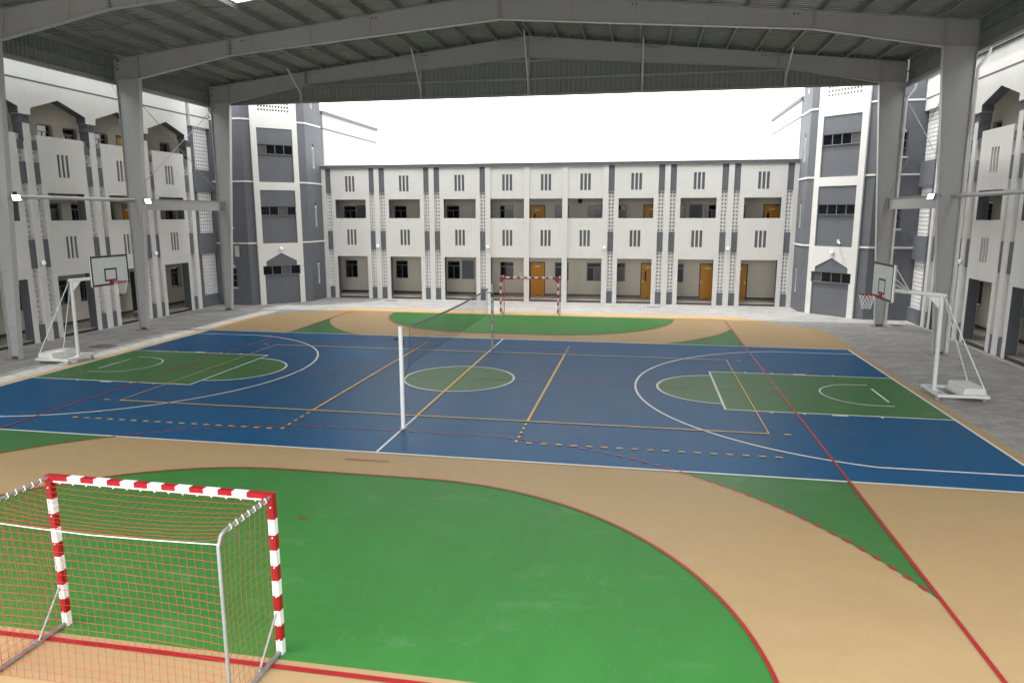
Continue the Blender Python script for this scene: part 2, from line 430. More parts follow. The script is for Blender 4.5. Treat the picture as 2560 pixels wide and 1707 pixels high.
for k in range(5): pt.box(-.1+k*.042, -.075+k*.042, .0705, .0735, -.012, .014)
PTXT = pt.mesh('plate_lettering', mat('faded_grey_print', (.3, .3, .3), .6, var=0))
VIS = MB().box(-.06, .06, .072, .08, -.32, .32).mesh('vision_panel', GLASS)
CLS = MB().box(-.13, .13, .04, .08, -.03, .03).mesh('door_closer', ALU)
DOORWAY_SHADE = MB().box(-DW/2+.06, DW/2-.06, .12, .13, .01, DH-.06).mesh('door', BLACK)  # black sheet in place of a leaf, paints the shade of an open doorway
def door(parent, x, y, z, vis=True, hand=-1, dark=False):
    o = place('door', DOORWAY_SHADE if dark else dl, parent, (x, y, z))
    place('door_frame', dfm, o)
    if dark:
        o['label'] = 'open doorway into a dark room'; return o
    place('handle', HANDLE, o, (hand*(DW/2-.13), 0, 1.02), 0)
    place('name_plate', PLT, o, (0, 0, 1.88)); place('plate_lettering', PTXT, o, (0, 0, 1.88))
    place('door_closer', CLS, o, (-hand*.22, 0, DH-.1))
    if vis: place('vision_panel', VIS, o, (hand*.2, 0, 1.35))
    return o

def screen_mesh(wd, z0, z1, nx, pitch=.2173, hole=.042):
    n = max(1, round((z1-z0)/pitch)); pz = (z1-z0)/n; px = wd/nx
    holes = [(-wd/2+(i+.5)*px-hole, -wd/2+(i+.5)*px+hole, (k+.5)*pz-hole, (k+.5)*pz+hole) for i in range(nx) for k in range(n)]
    return MB().grid(-wd/2, wd/2, 0, z1-z0, 0, .1 if nx == 2 else .06, holes).mesh('lattice_screen', SCREEN)
SCR = {}
def screen(parent, x, y, z0, z1, wd=.35, nx=2, pitch=.2173, hole=.042):
    k = (wd, round(z1-z0, 2), nx, hole)
    if k not in SCR: SCR[k] = screen_mesh(wd, z0, z1, nx, pitch, hole)
    return place('lattice_screen', SCR[k], parent, (x, y, z0))
GP = {}
def gpanel(parent, x, z0, z1, y=.02, wd=.35, depth=.2):
    k = (wd, round(z1-z0, 3), depth)
    if k not in GP: GP[k] = MB().box(-wd/2, wd/2, 0, depth, 0, z1-z0).mesh('grey_panel', GREY)
    return place('grey_panel', GP[k], parent, (x, y, z0))
SLITS = MB()
for dx in (-.232, 0, .232): SLITS.box(dx-.079, dx+.079, 0, .03, 0, .97)
SLITS = SLITS.mesh('slit_panel', GREY)
def slit_holes(xc, z): return [(xc+d-.08, xc+d+.08, z, z+.97) for d in (-.232, 0, .232)]
TH = .42   # facade thickness
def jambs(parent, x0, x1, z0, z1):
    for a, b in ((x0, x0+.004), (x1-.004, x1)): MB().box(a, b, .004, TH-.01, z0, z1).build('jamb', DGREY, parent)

COLS2 = [('p', 0, .73), ('l', .73, 3.12), ('p', 3.12, 4.3), ('l', 4.3, 6.69)]
BACKM = {}
def column_strip(parent, x, top, third=False):
    zt = 8.36 if third else 6.72
    if zt not in BACKM: BACKM[zt] = MB().box(-.17, .17, .37, TH-.004, .01, zt).mesh('dark_hole_backing', DGREY)  # added dark sheet behind the screens so their holes look shaded
    place('dark_hole_backing', BACKM[zt], parent, (x, 0, 0))
    for kind, a, b in COLS2:
        (gpanel(parent, x, a, b) if kind == 'p' else screen(parent, x, .16, a, b))
    if not third: gpanel(parent, x, 6.69, top)
    else:
        gpanel(parent, x, 6.62, 7.48); screen(parent, x, .16, 6.69+.79, 8.0); gpanel(parent, x, 8.0, 8.36)

# ------------------------------------------------------------------ two-storey building at the far end
YB = 21.05
bb = thing('school_building', 'two storey white building with orange doors across the far end of the court', 'building', (0, YB, 0))
P = [-14.33, -10.75, -7.17, -3.59, -1.17, 1.17, 3.59, 7.17, 10.75, 14.33]
TOP = 8.18
for p in P: MB().box(p-.16, p+.16, -.05, TH, 0, TOP).build('pillar', PILL, bb)
for i in range(9):
    a, b = P[i], P[i+1]; xc = (a+b)/2
    if 3 <= i <= 5:
        x0, x1 = a+.16, b-.16; hx0, hx1 = x0-1, x1+1
        MB().grid(x0, x1, 2.7, 5.1, .02, TH, slit_holes(xc, 3.42)).build('wall', WHITE, bb)
        MB().grid(x0, x1, 6.27, TOP, .02, TH, slit_holes(xc, 6.75)).build('wall', WHITE, bb)
        jambs(bb, x0, x1, .0, 2.7); jambs(bb, x0, x1, 5.1, 6.27)
    else:
        x0, x1 = a+.51, b-.51
        MB().grid(x0, x1, 0, TOP, 0, TH, [(xc-1.02, xc+1.02, -.1, 2.7), (xc-1.02, xc+1.02, 5.1, 6.27)]+slit_holes(xc, 3.42)+slit_holes(xc, 6.75)).build('wall', WHITE, bb)
        jambs(bb, xc-1.02, xc+1.02, 0, 2.7); jambs(bb, xc-1.02, xc+1.02, 5.1, 6.27)
        column_strip(bb, a+.335, TOP); column_strip(bb, b-.335, TOP)
    place('slit_panel', SLITS, bb, (xc, .06, 3.42)); place('slit_panel', SLITS, bb, (xc, .06, 6.75))
    # pavement lip under the opening
MB().box(-14.5, 14.5, -.12, TOP and TH, 8.18, 8.36).build('parapet_cap', GREY, bb)
MB().box(-14.52, 14.52, -.15, TH+.05, 8.36, 8.40).build('coping', PILL, bb)
WIN_B = [(-13.58, .86, 0, 0), (-10.0, .84, 0, 0), (-6.41, .86, 0, 0), (-2.83, .9, 0, 1), (.77, .9, 0, 0), (2.83, .92, 0, 1), (4.36, .9, 0, 1), (8.0, .85, 0, 0)]
WIN_U = [(-13.54, .86, 0, 0), (-9.98, .84, 0, 0), (-6.4, .86, 0, 0), (-2.83, .9, 0, 1), (.76, .9, 0, 0), (2.82, .92, 0, 1), (4.36, .9, 0, 1), (7.95, .85, 0, 0), (9.92, .84, 0, 1), (11.5, .84, 0, 0)]
DOOR_B = [(-.81, False, -1), (6.28, True, -1), (9.88, False, -1), (11.76, False, 1)]
DOOR_U = [(-.83, True, -1), (6.32, True, -1), (13.45, True, -1)]
IW = 2.2
holes = [(x-w_/2, x+w_/2, 1.12, 2.3) for x, w_, *_ in WIN_B]+[(x-w_/2, x+w_/2, 4.72, 5.9) for x, w_, *_ in WIN_U]
holes += [(x-.5, x+.5, .14, .14+DH) for x, *_ in DOOR_B]+[(x-.5, x+.5, 3.74, 3.74+DH) for x, *_ in DOOR_U]
MB().grid(-14.5, 14.5, 0, 8.1, IW, IW+.2, holes).build('corridor_wall', CREAM, bb)
for x, w_, z0, bl in WIN_B: window(bb, x, IW, 1.12, w_, 1.18, bl)
for x, w_, z0, bl in WIN_U: window(bb, x, IW, 4.72, w_, 1.18, bl)
for x, v, h in DOOR_B: door(bb, x, IW, .14, v, h)
for x, v, h in DOOR_U: door(bb, x, IW, 3.74, v, h)
def skirting(parent, x0, x1, y, z, doors):
    xs = [x0]
    for d in sorted(doors): xs += [d-.5, d+.5]
    xs.append(x1); mb = MB()
    for a, b in zip(xs[::2], xs[1::2]): mb.box(a, b, y-.015, y-.001, z, z+.13)
    mb.build('skirting', SKIRT, parent)
skirting(bb, -14.4, 14.4, IW, .14, [d[0] for d in DOOR_B]); skirting(bb, -14.4, 14.4, IW, 3.74, [d[0] for d in DOOR_U])
MB().box(-14.4, 14.4, .1, IW-.002, 0, .14).build('corridor_floor', TILE, bb)
MB().box(-14.4, 14.4, .055, .099, 0, .125).build('floor_nosing', SKIRT, bb)
MB().box(-14.4, 14.4, TH+.002, IW-.002, 3.35, 3.74).build('corridor_slab', CREAM, bb)
MB().box(-14.4, 14.4, TH+.002, 9, 7.35, 7.75).build('roof_slab', CREAM, bb)
MB().box(-14.5, 14.5, 9, 9.3, 0, 8.3).build('rear_wall', WHITE, bb)
for x, z, wd, ht in ((-5.42, 1.14, .8, 1.22), (-12.57, 4.74, .9, 1.2), (9.0, 4.74, .78, 1.2)):
    o = MB().box(-wd/2, wd/2, -.14, -.002, 0, ht).build('cabinet', GREY, bb, loc=(x, IW, z))
    MB().grid(-wd/2+.02, wd/2-.02, .02, ht-.02, -.152, -.141, [(-wd/2+.06, wd/2-.06, .06, ht-.06)]).build('cabinet_door', ALU, o)
sw = MB(); sw.box(-.06, .06, -.02, -.002, 0, .1); sw.box(.09, .21, -.02, -.002, 0, .1)
sw.build('switch_plate', PLATE, bb, loc=(-1.95, IW, 1.5))
cl = MB(); cl.lathe([(.001, -.05), (.09, -.05), (.1, -.02), (.1, 0)], n=12)
cl.build('ceiling_lamp', LAMPM, bb, loc=(.05, 1.5, 7.349), smooth=True)
cl = MB(); cl.lathe([(.001, -.16), (.13, -.14), (.15, -.08), (.15, 0)], n=14, axis='y')
cl.build('wall_fan', BOLT, bb, loc=(1.9, IW-.002, 6.15), smooth=True)

# ------------------------------------------------------------------ three-storey side buildings
PITCH = 3.55
ARCH_Z0, ARCH_SH, ARCH_AP, PTOP = 9.37, 9.65, 10.16, 11.68
def side_building(sgn, label, wins, doors, darkdoors, grilles):
    # local x along the facade, -y towards the court
    root = thing('school_building', label, 'building', (sgn*19.2, 0, 0), PI/2 if sgn < 0 else -PI/2)
    X = (lambda y: y) if sgn < 0 else (lambda y: -y)
    ys = [14.5-PITCH*i for i in range(7)]          # world y of the pillars
    xs = sorted(X(y) for y in ys)
    capm = MB().box(-.23, .23, -.06, TH, 0, .06); capm.box(-.2, .2, -.03, TH, .06, .3); capm.box(-.235, .235, -.065, TH, .3, .35)
    for k in range(7): capm.box(-.19+k*.058, -.16+k*.058, -.045, -.03, .07, .29)
    for k in range(6):
        for s in (-1, 1): capm.box(s*.2, s*.213, .02+k*.066, .05+k*.066, .07, .29)
    capm = capm.mesh('capital', GREY)
    shaft = MB().box(-.165, .165, -.03, TH, 0, .74).mesh('pillar_shaft', DGREY)
    sfront = MB().box(-.165, .165, -.05, -.031, 0, .74).mesh('shaft_face', PILL)
    pil = MB().box(-.16, .16, -.05, TH, 0, 8.28).mesh('pillar', PILL)
    for x in xs:
        place('pillar', pil, root, (x, 0, 0))
        s_ = place('pillar_shaft', shaft, root, (x, 0, 8.281)); place('shaft_face', sfront, s_)
        place('capital', capm, root, (x, 0, 9.021))
    for i in range(len(xs)-1):
        a, b = xs[i], xs[i+1]; xc = (a+b)/2
        hl = [(xc-1.0, xc+1.0, -.1, 2.7), (xc-1.0, xc+1.0, 5.08, 6.25)]+slit_holes(xc, 3.42)+slit_holes(xc, 6.92)
        wl = MB().grid(a+.51, b-.51, 0, 8.6, 0, TH, hl)
        wl.box(a+.163, a+.51, .2, TH, 8.36, 8.6); wl.box(b-.51, b-.163, .2, TH, 8.36, 8.6)
        wl.build('wall', WHITE, root)
        jambs(root, xc-1.0, xc+1.0, 0, 2.7); jambs(root, xc-1.0, xc+1.0, 5.08, 6.25)
        column_strip(root, a+.335, 0, True); column_strip(root, b-.335, 0, True)
        place('slit_panel', SLITS, root, (xc, .06, 3.42)); place('slit_panel', SLITS, root, (xc, .06, 6.92))
        sh = .3
        poly = [(a, ARCH_Z0+.005), (a+sh, ARCH_Z0+.005), (a+sh, ARCH_SH), (xc, ARCH_AP), (b-sh, ARCH_SH), (b-sh, ARCH_Z0+.005), (b, ARCH_Z0+.005), (b, PTOP), (a, PTOP)]
        MB().prism_y(poly, -.05, TH).build('arch_wall', WHITE, root)
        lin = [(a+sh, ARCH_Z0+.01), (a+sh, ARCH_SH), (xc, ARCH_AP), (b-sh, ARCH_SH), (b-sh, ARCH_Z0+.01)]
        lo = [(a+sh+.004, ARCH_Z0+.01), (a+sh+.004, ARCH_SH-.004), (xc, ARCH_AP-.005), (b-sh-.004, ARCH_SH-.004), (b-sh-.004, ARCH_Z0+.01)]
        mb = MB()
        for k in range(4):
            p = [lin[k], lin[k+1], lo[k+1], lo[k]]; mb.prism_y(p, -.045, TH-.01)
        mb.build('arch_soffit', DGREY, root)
    e0, e1 = xs[0], xs[-1]
    # stair bay next to the corner tower
    q0, q1 = (e1+.16, X(16.4)) if sgn < 0 else (X(16.4), e0-.16)
    mid = (q0+q1)/2; wdt = q1-q0
    scx = X(15.72)
    for z0, z1 in ((0, .72), (3.1, 4.28), (6.62, 7.84)): MB().box(q0, q1, -.12, TH, z0, z1).build('grey_spandrel', GREY, root)
    for z0, z1 in ((.72, 3.1), (4.28, 6.62), (7.84, 10.2)):
        for p0, p1 in ((q0, scx-.62), (scx+.62, q1)):
            if p1-p0 > .01: MB().box(p0, p1, .06, TH, z0, z1).build('grey_panel', GREY, root)
        screen(root, scx, .02, z0, z1, 1.24, 6, .198, .05)
    MB().box(q0+ (0 if sgn < 0 else 0), q1, -.16, TH, 10.2, PTOP).build('upper_wall', WHITE, root)
    ex0, ex1 = min(e0, q0)-(0 if sgn < 0 else 0), max(e1, q1)
    bz = 10.72
    MB().box(e0, e1+(.16 if sgn < 0 else 0), -.056, -.051, bz, bz+.075).build('wall_band', GREY, root)
    MB().box(q0+.002, q1-.002, -.166, -.161, bz, bz+.075).build('wall_band', GREY, root)
    MB().box(ex0-.1, ex1+.05, -.2, TH, PTOP, PTOP+.17).build('parapet_cap', GREY, root)
    # corridor
    L0, L1 = ex0-1, ex1+1.2
    IWs = 2.0
    hl = []
    for f, zf in ((0, 1.12), (1, 4.72), (2, 8.22)):
        for y in wins: hl.append((X(y)-.43, X(y)+.43, zf, zf+1.16))
    zd = (.14, 3.7, 7.22)
    for f, y in doors+darkdoors: hl.append((X(y)-.5, X(y)+.5, zd[f], zd[f]+DH))
    hl = [h for h in hl if not any(h is not g and h[1] > g[0]+.01 and h[0] < g[1]-.01 and abs(h[2]-g[2]) < 1.5 and h[3]-h[2] < 1.5 for g in hl if g[3]-g[2] > 1.5)]
    MB().grid(L0, L1, 0, 11.5, IWs, IWs+.22, hl).build('corridor_wall', CREAM, root)
    for h in hl:
        if h[3]-h[2] < 1.5:
            o = window(root, (h[0]+h[1])/2, IWs+.1, h[2], .86, 1.16, random.random() < .2)
            if h[2] < 2 and any(abs(X(g)-(h[0]+h[1])/2) < .1 for g in grilles): place('security_grille', GRILLE, o)
    for f, y in doors: door(root, X(y), IWs, zd[f], True, 1)
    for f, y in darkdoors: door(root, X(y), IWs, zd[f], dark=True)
    for f in (0, 1, 2): skirting(root, L0, L1, IWs, zd[f], [X(y) for g, y in doors+darkdoors if g == f])
    MB().box(L0, L1, .1, IWs-.002, 0, .14).build('corridor_floor', TILE, root)
    MB().box(ex0, ex1, .055, .099, 0, .125).build('floor_nosing', SKIRT, root)
    for z0, z1 in ((3.3, 3.7), (6.85, 7.22), (11.0, 11.4)):
        MB().box(L0, L1, TH+.002, IWs-.002, z0, z1).build('corridor_slab', CREAM, root)
    MB().box(L0, L1, 8, 8.3, 0, 11.6).build('rear_wall', WHITE, root)
    MB().box(L0, L1, TH, 8, 11.402, 11.6).build('roof_slab', CREAM, root)
    # the rest of the facade further towards the camera, plain
    far0, far1 = (-24, e0-.16) if sgn < 0 else (e1+.16, 24)
    MB().box(far0, far1, 0, TH, 0, PTOP).build('wall', WHITE, root)
    return root
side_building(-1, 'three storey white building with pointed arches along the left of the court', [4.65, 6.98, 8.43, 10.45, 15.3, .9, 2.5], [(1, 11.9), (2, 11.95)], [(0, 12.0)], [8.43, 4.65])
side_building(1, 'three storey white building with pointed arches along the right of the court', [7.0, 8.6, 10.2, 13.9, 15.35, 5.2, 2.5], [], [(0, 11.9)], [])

# kerb strip at the foot of the side buildings
for sgn in (-1, 1):
    struct(MB().box(sgn*19.16, sgn*18.95, -20, 16.3, -.04, .012).build('paving_edge', KERBC, pav))

# ------------------------------------------------------------------ corner stair towers
def tower(sgn, label):
    root = thing('stair_tower', label, 'tower', (sgn*17.05, 16.4, 0))
    HT = 13.2; LD = 3.72   # length of the diagonal face
    Wd = LD/math.sqrt(2)
    MX = (lambda x: x) if sgn < 0 else (lambda x: -x)      # authored for the left corner
    def emb(mb, fn):   # map authored coords
        mb.v = [fn(*v) for v in mb.v]; return mb
    A = lambda x, y, z: (MX(x), y, z)
    c45 = math.sqrt(.5)
    D = lambda s, y, z: (MX(s*c45-y*c45), s*c45+y*c45, z)      # s along diagonal, y inward
    Cc = lambda t, y, z: (MX(Wd-y), Wd+t, z)                   # t away from the viewer, y inward
    def bld(mb, fn, name, m_, par=root): return emb(mb, fn).build(name, m_, par)
    # face A (towards the viewer) with an arched window on each floor
    fl = (1.05, 4.6, 8.1)
    mb = MB().grid(-3.2, 0, 0, HT, 0, .3, [(-1.36, -.88, z, z+1.42) for z in fl]); bld(mb, A, 'wall', GREY)
    for z in fl:
        hd = MB(); hd.prism_y([(-1.36, z+1.2), (-1.36, z+1.42), (-1.12, z+1.42)], .003, .3)
        hd.prism_y([(-1.12, z+1.42), (-.88, z+1.42), (-.88, z+1.2)], .003, .3)
        bld(hd, A, 'arch_spandrel', GREY)
        fr = MB().grid(-1.36, -.88, z, z+1.18, .1, .15, [(-1.32, -.92, z+.05, z+.38), (-1.32, -.92, z+.42, z+.76), (-1.32, -.92, z+.8, z+1.14)])
        wn = bld(fr, A, 'window', ALU)
        for q in (.05, .42, .8): bld(MB().box(-1.32, -.92, .12, .13, z+q, z+q+.33), A, 'pane', GLASS, wn)
        bld(MB().prism_y([(-1.36, z+1.18), (-.88, z+1.18), (-.88, z+1.2), (-1.12, z+1.415), (-1.36, z+1.2)], .06, .16), A, 'window_head', PILL)
        bld(MB().box(-1.4, -.84, -.05, .1, z-.07, z), A, 'sill', PILL)
    # diagonal face
    bld(MB().grid(0, LD, 0, HT, .0, .3, [(.95, 2.8, 11.22, 12.6)]), D, 'wall', GREY)
    F0, F1, G0, G1 = .5, 3.2, .82, 2.9; xc = (G0+G1)/2
    hl = [(G0, G1, -.1, 1.76), (G0-.08, G1+.08, 1.76, 2.3), (G0, G1, 3.64, 6.76), (G0, G1, 7.22, 10.3)]
    sx0, sx1 = .95, 2.8; nh = 11
    fr = MB().grid(F0, F1, 0, 11.21, -.14, -.001, hl+[(G0+.12, G1-.12, 2.29, 3.06)])
    a0, a1 = G0+.12, G1-.12
    fr.prism_y([(a0, 2.57), (a0, 3.06), (xc, 3.06)], -.14, -.001); fr.prism_y([(xc, 3.06), (a1, 3.06), (a1, 2.57)], -.14, -.001)
    fr.grid(F0, F1, 11.21, HT, -.14, -.001, [(sx0, sx1, 11.22, 12.6)])
    bld(fr, D, 'white_frame', WHITE)
    px = (sx1-sx0)/nh
    sc = MB().grid(sx0, sx1, 11.22, 12.6, -.1, -.003, [(sx0+(i+.5)*px-.05, sx0+(i+.5)*px+.05, 11.22+(k+.5)*.2067-.055, 11.22+(k+.5)*.2067+.055) for i in range(nh) for k in range(6)])
    bld(sc, D, 'lattice_screen', SCREEN)
    bld(MB().box(.85, 2.9, .302, .33, 11.1, 12.7), D, 'dark_hole_blocker', DGREY)  # added dark panel, blocks sky light behind the screen holes
    for z0, z1, w0, w1, x0, x1 in ((0, 3.06, 1.76, 2.3, G0-.08, G1+.08), (3.64, 6.76, 5.3, 5.82, G0, G1), (7.22, 10.3, 8.83, 9.38, G0, G1)):
        bld(MB().box(G0, G1, -.06, -.002, z0+.003, w0), D, 'grey_panel', GREY)
        if z0: bld(MB().box(G0, G1, -.1, -.002, w1, z1), D, 'grey_panel', GREY)
        else: bld(MB().prism_y([(a0, w1), (a1, w1), (a1, 2.58), (xc, 3.07), (a0, 2.58)], -.1, -.002), D, 'grey_panel', GREY)
        n = 4; wp = (x1-x0)/n
        fr = MB().grid(x0, x1, w0+.001, w1-.001, -.05, -.006, [(x0+i*wp+.025, x0+(i+1)*wp-.025, w0+.03, w1-.03) for i in range(n)])
        wn = bld(fr, D, 'window', ALU)
        for i in range(n):
            bl = (i, z0 > 0, z0 > 5, sgn) in ((0, True, True, -1), (2, True, False, -1), (2, False, False, -1), (0, True, True, 1), (3, False, False, 1))
            bld(MB().box(x0+i*wp+.025, x0+(i+1)*wp-.025, -.03, -.02, w0+.03, w1-.03), D, 'pane', GLASS2 if bl else GLASS, wn)
        bld(MB().box(x0, x1, -.13, -.062, w0-.03, w0), D, 'sill', GREY)
    # face C with pointed slit niches
    sl = (1.02, 4.59, 8.15, 11.7)
    bld(MB().grid(0.0, 2.2, 0, HT, 0, .3, [(.86, 1.1, z, z+1.52) for z in sl]), Cc, 'wall', GREY)
    for z in sl:
        t = MB(); t.prism_y([(.86, z+1.3), (.86, z+1.52), (.98, z+1.52)], .002, .25); t.prism_y([(.98, z+1.52), (1.1, z+1.52), (1.1, z+1.3)], .002, .25)
        bld(t, Cc, 'arch_spandrel', GREY)
        n = MB(); n.box(.862, .866, .0, .28, z, z+1.3); n.box(1.094, 1.098, .0, .28, z, z+1.3); n.box(.866, 1.094, -.02, .28, z, z+.01)
        n.box(.866, 1.094, .05, .28, z+1.16, z+1.3)
        bld(n, Cc, 'slit_reveal', PILL)
        bld(MB().box(.866, 1.094, .2, .21, z+.01, z+1.16), Cc, 'slit_window', GLASS)
    for z in (3.62, 7.19, 10.7):
        b = MB().box(-3.1, .001, -.04, -.001, z, z+.09); bld(b, A, 'string_course', PILL)
        bld(MB().box(-.015, F0-.002, -.04, -.001, z, z+.09), D, 'string_course', PILL)
        bld(MB().box(F1+.002, LD+.015, -.04, -.001, z, z+.09), D, 'string_course', PILL)
        bld(MB().box(0, 2.1, -.04, -.001, z, z+.09), Cc, 'string_course', PILL)
    roof = MB().prism_z([(MX(-3.2), .3), (MX(0), .3), (MX(Wd-.3), Wd), (MX(Wd-.3), 4.8), (MX(-3.2), 4.8)], HT-.3, HT-.1)
    roof.build('roof', CREAM, root)
    return root
tower(-1, 'grey corner stair tower at the left end of the far building')
tower(1, 'grey corner stair tower at the right end of the far building')

# white blocks rising behind the far building
def rear(sgn, label):
    root = thing('rear_building', label, 'building', (sgn*14.42, 21.45, 0))
    X = lambda x: x if sgn < 0 else -x
    for a, b in ((.1, 3.36), (3.38, 6.08), (6.10, 9.6)):
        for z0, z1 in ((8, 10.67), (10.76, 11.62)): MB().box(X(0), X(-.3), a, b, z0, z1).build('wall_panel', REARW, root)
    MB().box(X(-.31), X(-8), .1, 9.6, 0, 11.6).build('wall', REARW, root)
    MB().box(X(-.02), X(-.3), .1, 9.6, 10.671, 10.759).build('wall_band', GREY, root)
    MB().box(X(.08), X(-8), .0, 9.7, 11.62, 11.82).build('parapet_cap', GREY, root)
    if sgn > 0:
        d = MB().box(X(.0), X(.05), .75, 1.25, 8.4, 10.0).build('roof_door', mat('pale_blue_door', (.5, .56, .62), .5), root)
        d2 = MB()
        for z in (8.6, 9.3, 9.8): d2.box(X(.05), X(.09), 1.27, 1.33, z, z+.1)
        d2.build('hinge', GALV, d)
rear(-1, 'white block with grey coping rising behind the left stair tower')
rear(1, 'white block with grey coping rising behind the right stair tower')

# ------------------------------------------------------------------ steel canopy over the court
canopy = thing('steel_canopy', 'grey steel portal frame canopy with corrugated roof over the sports court', 'canopy')
FR = [14.1, 7.1, .1, -6.9, -13.9]
K = .1076
ztop = lambda x: 13.89-K*abs(x)
XO, XI = 17.3, 16.2
def rafter_half():
    mb = MB()
    top = [(-XI, ztop(XI)), (-11.76, ztop(11.76)), (0, ztop(0))]; bot = [(-XI, 11.22), (-11.76, 12.02), (0, 12.91)]
    t = .006
    mb.prism_y([top[0], top[1], top[2], bot[2], bot[1], bot[0]], -t, t)
    mb.m = 1
    for pts, s in ((top, 1), (bot, -1)):
        for (xa, za), (xb, zb) in zip(pts, pts[1:]):
            mb.prism_y([(xa, za), (xb, zb), (xb, zb+.016*s), (xa, za+.016*s)], -.11, .11)
    def zb(x): return 12.02+(12.91-12.02)*(x+11.76)/11.76 if x > -11.76 else 11.22+.8*(x+XI)/(XI-11.76)
    for x in (-XI+.012, -11.77, -11.745, -.012): mb.box(x-.008, x+.008, -.11, .11, zb(x), ztop(x))   # end plates
    mb.m = 2
    for x in (-XI-.02, -XI+.03, -11.82, -11.70, -.035):
        n = 6
        for k in range(n):
            z = zb(x)+(ztop(x)-zb(x))*(k+.5)/n
            for sy in (-.06,): mb.box(x-.015, x+.015, sy-.015, sy+.015, z-.015, z+.015)
    for x in (-5.3, -5.15, -11.2, -11.05):
        for sy in (-1, 1): mb.box(x-.03, x+.03, sy*.007, sy*.03, ztop(x)-.14, ztop(x)-.1)
    return mb.mesh('rafter', [STEEL, STEELD, BOLT])
RAF = rafter_half()
def column_mesh():
    mb = MB()
    xi = lambda z: -(XO-.36-(XO-.36-XI)*z/11.22)
    mb.prism_y([(-XO, .03), (xi(0), .03), (xi(11.22), 11.22), (-XO, 11.22)], -.006, .006)
    mb.prism_y([(-XO, 11.236), (-XI-.001, 11.236), (-XI-.001, ztop(XI)), (-XO, ztop(XO))], -.006, .006)   # knee panel
    mb.m = 1
    mb.box(-XO-.016, -XO, -.11, .11, .03, ztop(XO))
    mb.prism_y([(xi(0), .03), (xi(0)+.016, .03), (xi(11.22)+.016, 11.22), (xi(11.22), 11.22)], -.11, .11)
    mb.box(-XO, -XI, -.11, .11, 11.221, 11.235)
    mb.prism_y([(-XO, ztop(XO)), (-XI, ztop(XI)), (-XI, ztop(XI)+.016), (-XO, ztop(XO)+.016)], -.11, .11)
    mb.bar((-XO+.03, -.03, ztop(XO)-.04), (-XI-.04, -.03, 11.26), .03, .02, (0, 1, 0))
    mb.m = 2
    for p in ((-XO+.12, 12.0), (-XO+.05, 11.65)):
        mb.box(p[0]-.05, p[0]+.05, -.04, -.007, p[1]-.02, p[1]+.02)
    for z in (2.0, 3.3, 4.6, 5.7, 1.2):
        for dx in (.14, .22): mb.box(-XO+dx-.01, -XO+dx+.01, -.02, -.007, z-.01, z+.01)
    mb.m = 3
    mb.box(-XO+.002, xi(0)-.002, -.012, .012, .031, .11)
    for dx in (.08, .2, .3): mb.tube([(-XO+dx, -.06, .03), (-XO+dx, -.06, .12)], .016, 6)
    return mb.mesh('column', [STEEL, STEELD, BOLT, RUST])
COLM = column_mesh()
BASEP = MB().box(-XO-.1, -XO+.52, -.24, .24, -.005, .03).mesh('base_plate', GALV)
DPIPE = MB().tube([(-XO-.42, .1, 11.2), (-XO-.42, .1, 11.0), (-XO-.36, .1, 10.85), (-XO-.12, .1, 10.5), (-XO-.09, .1, 10.4), (-XO-.09, .1, .1)], .055, 8).mesh('downpipe', PIPE, True)
for y in FR:
    for r in (0, PI):
        place('rafter', RAF, canopy, (0, y, 0), r)
        c = place('column', COLM, canopy, (0, y, 0), r); place('base_plate', BASEP, c)
        if -10 < y: place('downpipe', DPIPE, canopy, (0, y, 0), r)
Y0, Y1 = -17.0, 14.36
PX = [.2+1.318*i for i in range(13)]
# purlins: Z sections running the length of the roof
def purlin_mesh(h=.2):
    mb = MB(); t = .004; L = Y1-Y0
    mb.box(-t/2, t/2, Y0, Y1, 0, h); mb.box(-.065, -t/2, Y0, Y1, 0, t); mb.box(t/2, .065, Y0, Y1, h-t, h)
    mb.box(-.067, -.063, Y0, Y1, 0, .018)
    for y in FR: mb.box(-.012, .012, y-.45, y+.45, .01, h-.012)
    return mb.mesh('purlin', GALV)
PUR = purlin_mesh()
for sx in (-1, 1):
    for x in PX: place('purlin', PUR, canopy, (sx*x, 0, ztop(x)+.018))
    place('eave_strut', PUR, canopy, (sx*17.2, 0, ztop(17.2)+.018))
# roof sheets: trapezoid ribs running down the slope
SKX0, SKX1 = PX[6]+.05, PX[7]+.25
def sheet_mesh(y0, y1, x0, x1, name='roof_sheet', m_=None):
    mb = MB(); pitch = .25; n = int(round((y1-y0)/pitch)); prof = []
    for i in range(n):
        y = y0+(y1-y0)*i/n; p = (y1-y0)/n
        prof += [(y, 0), (y+p*.32, 0), (y+p*.44, .055), (y+p*.88, .055)]
    prof.append((y1, 0))
    vs = []; fs = []
    for y, h in prof:
        for x in (x0, x1): vs.append((x, y, 13.89+.225-K*abs(x)+h))
    for i in range(len(prof)-1): fs.append((2*i, 2*i+1, 2*i+3, 2*i+2))
    mb.add(vs, fs); return mb.mesh(name, m_ or SHEET)
ybays = [Y0, -6.9, .1, 7.1, Y1]
for k in range(4):
    for sx in (-1, 1):
        for q, (xa, xb) in enumerate(((0.02, 5.85), (5.85, 11.7), (11.7, 17.62))):
            if sx < 0 and k == 2 and q == 1:
                # bay with a translucent strip
                ys, ye = 1.6, 3.85
                place('roof_sheet', sheet_mesh(ye, ybays[3], -xa, -xb), canopy)
                place('roof_sheet', sheet_mesh(ybays[2], ys, -xa, -xb), canopy)
                place('roof_sheet', sheet_mesh(ys, ye, -xa, -SKX0), canopy); place('roof_sheet', sheet_mesh(ys, ye, -SKX1, -xb), canopy)
                continue
            place('roof_sheet', sheet_mesh(ybays[k], ybays[k+1], sx*xa, sx*xb), canopy)
sm = bpy.data.materials.new('clear_skylight'); sm.use_nodes = True
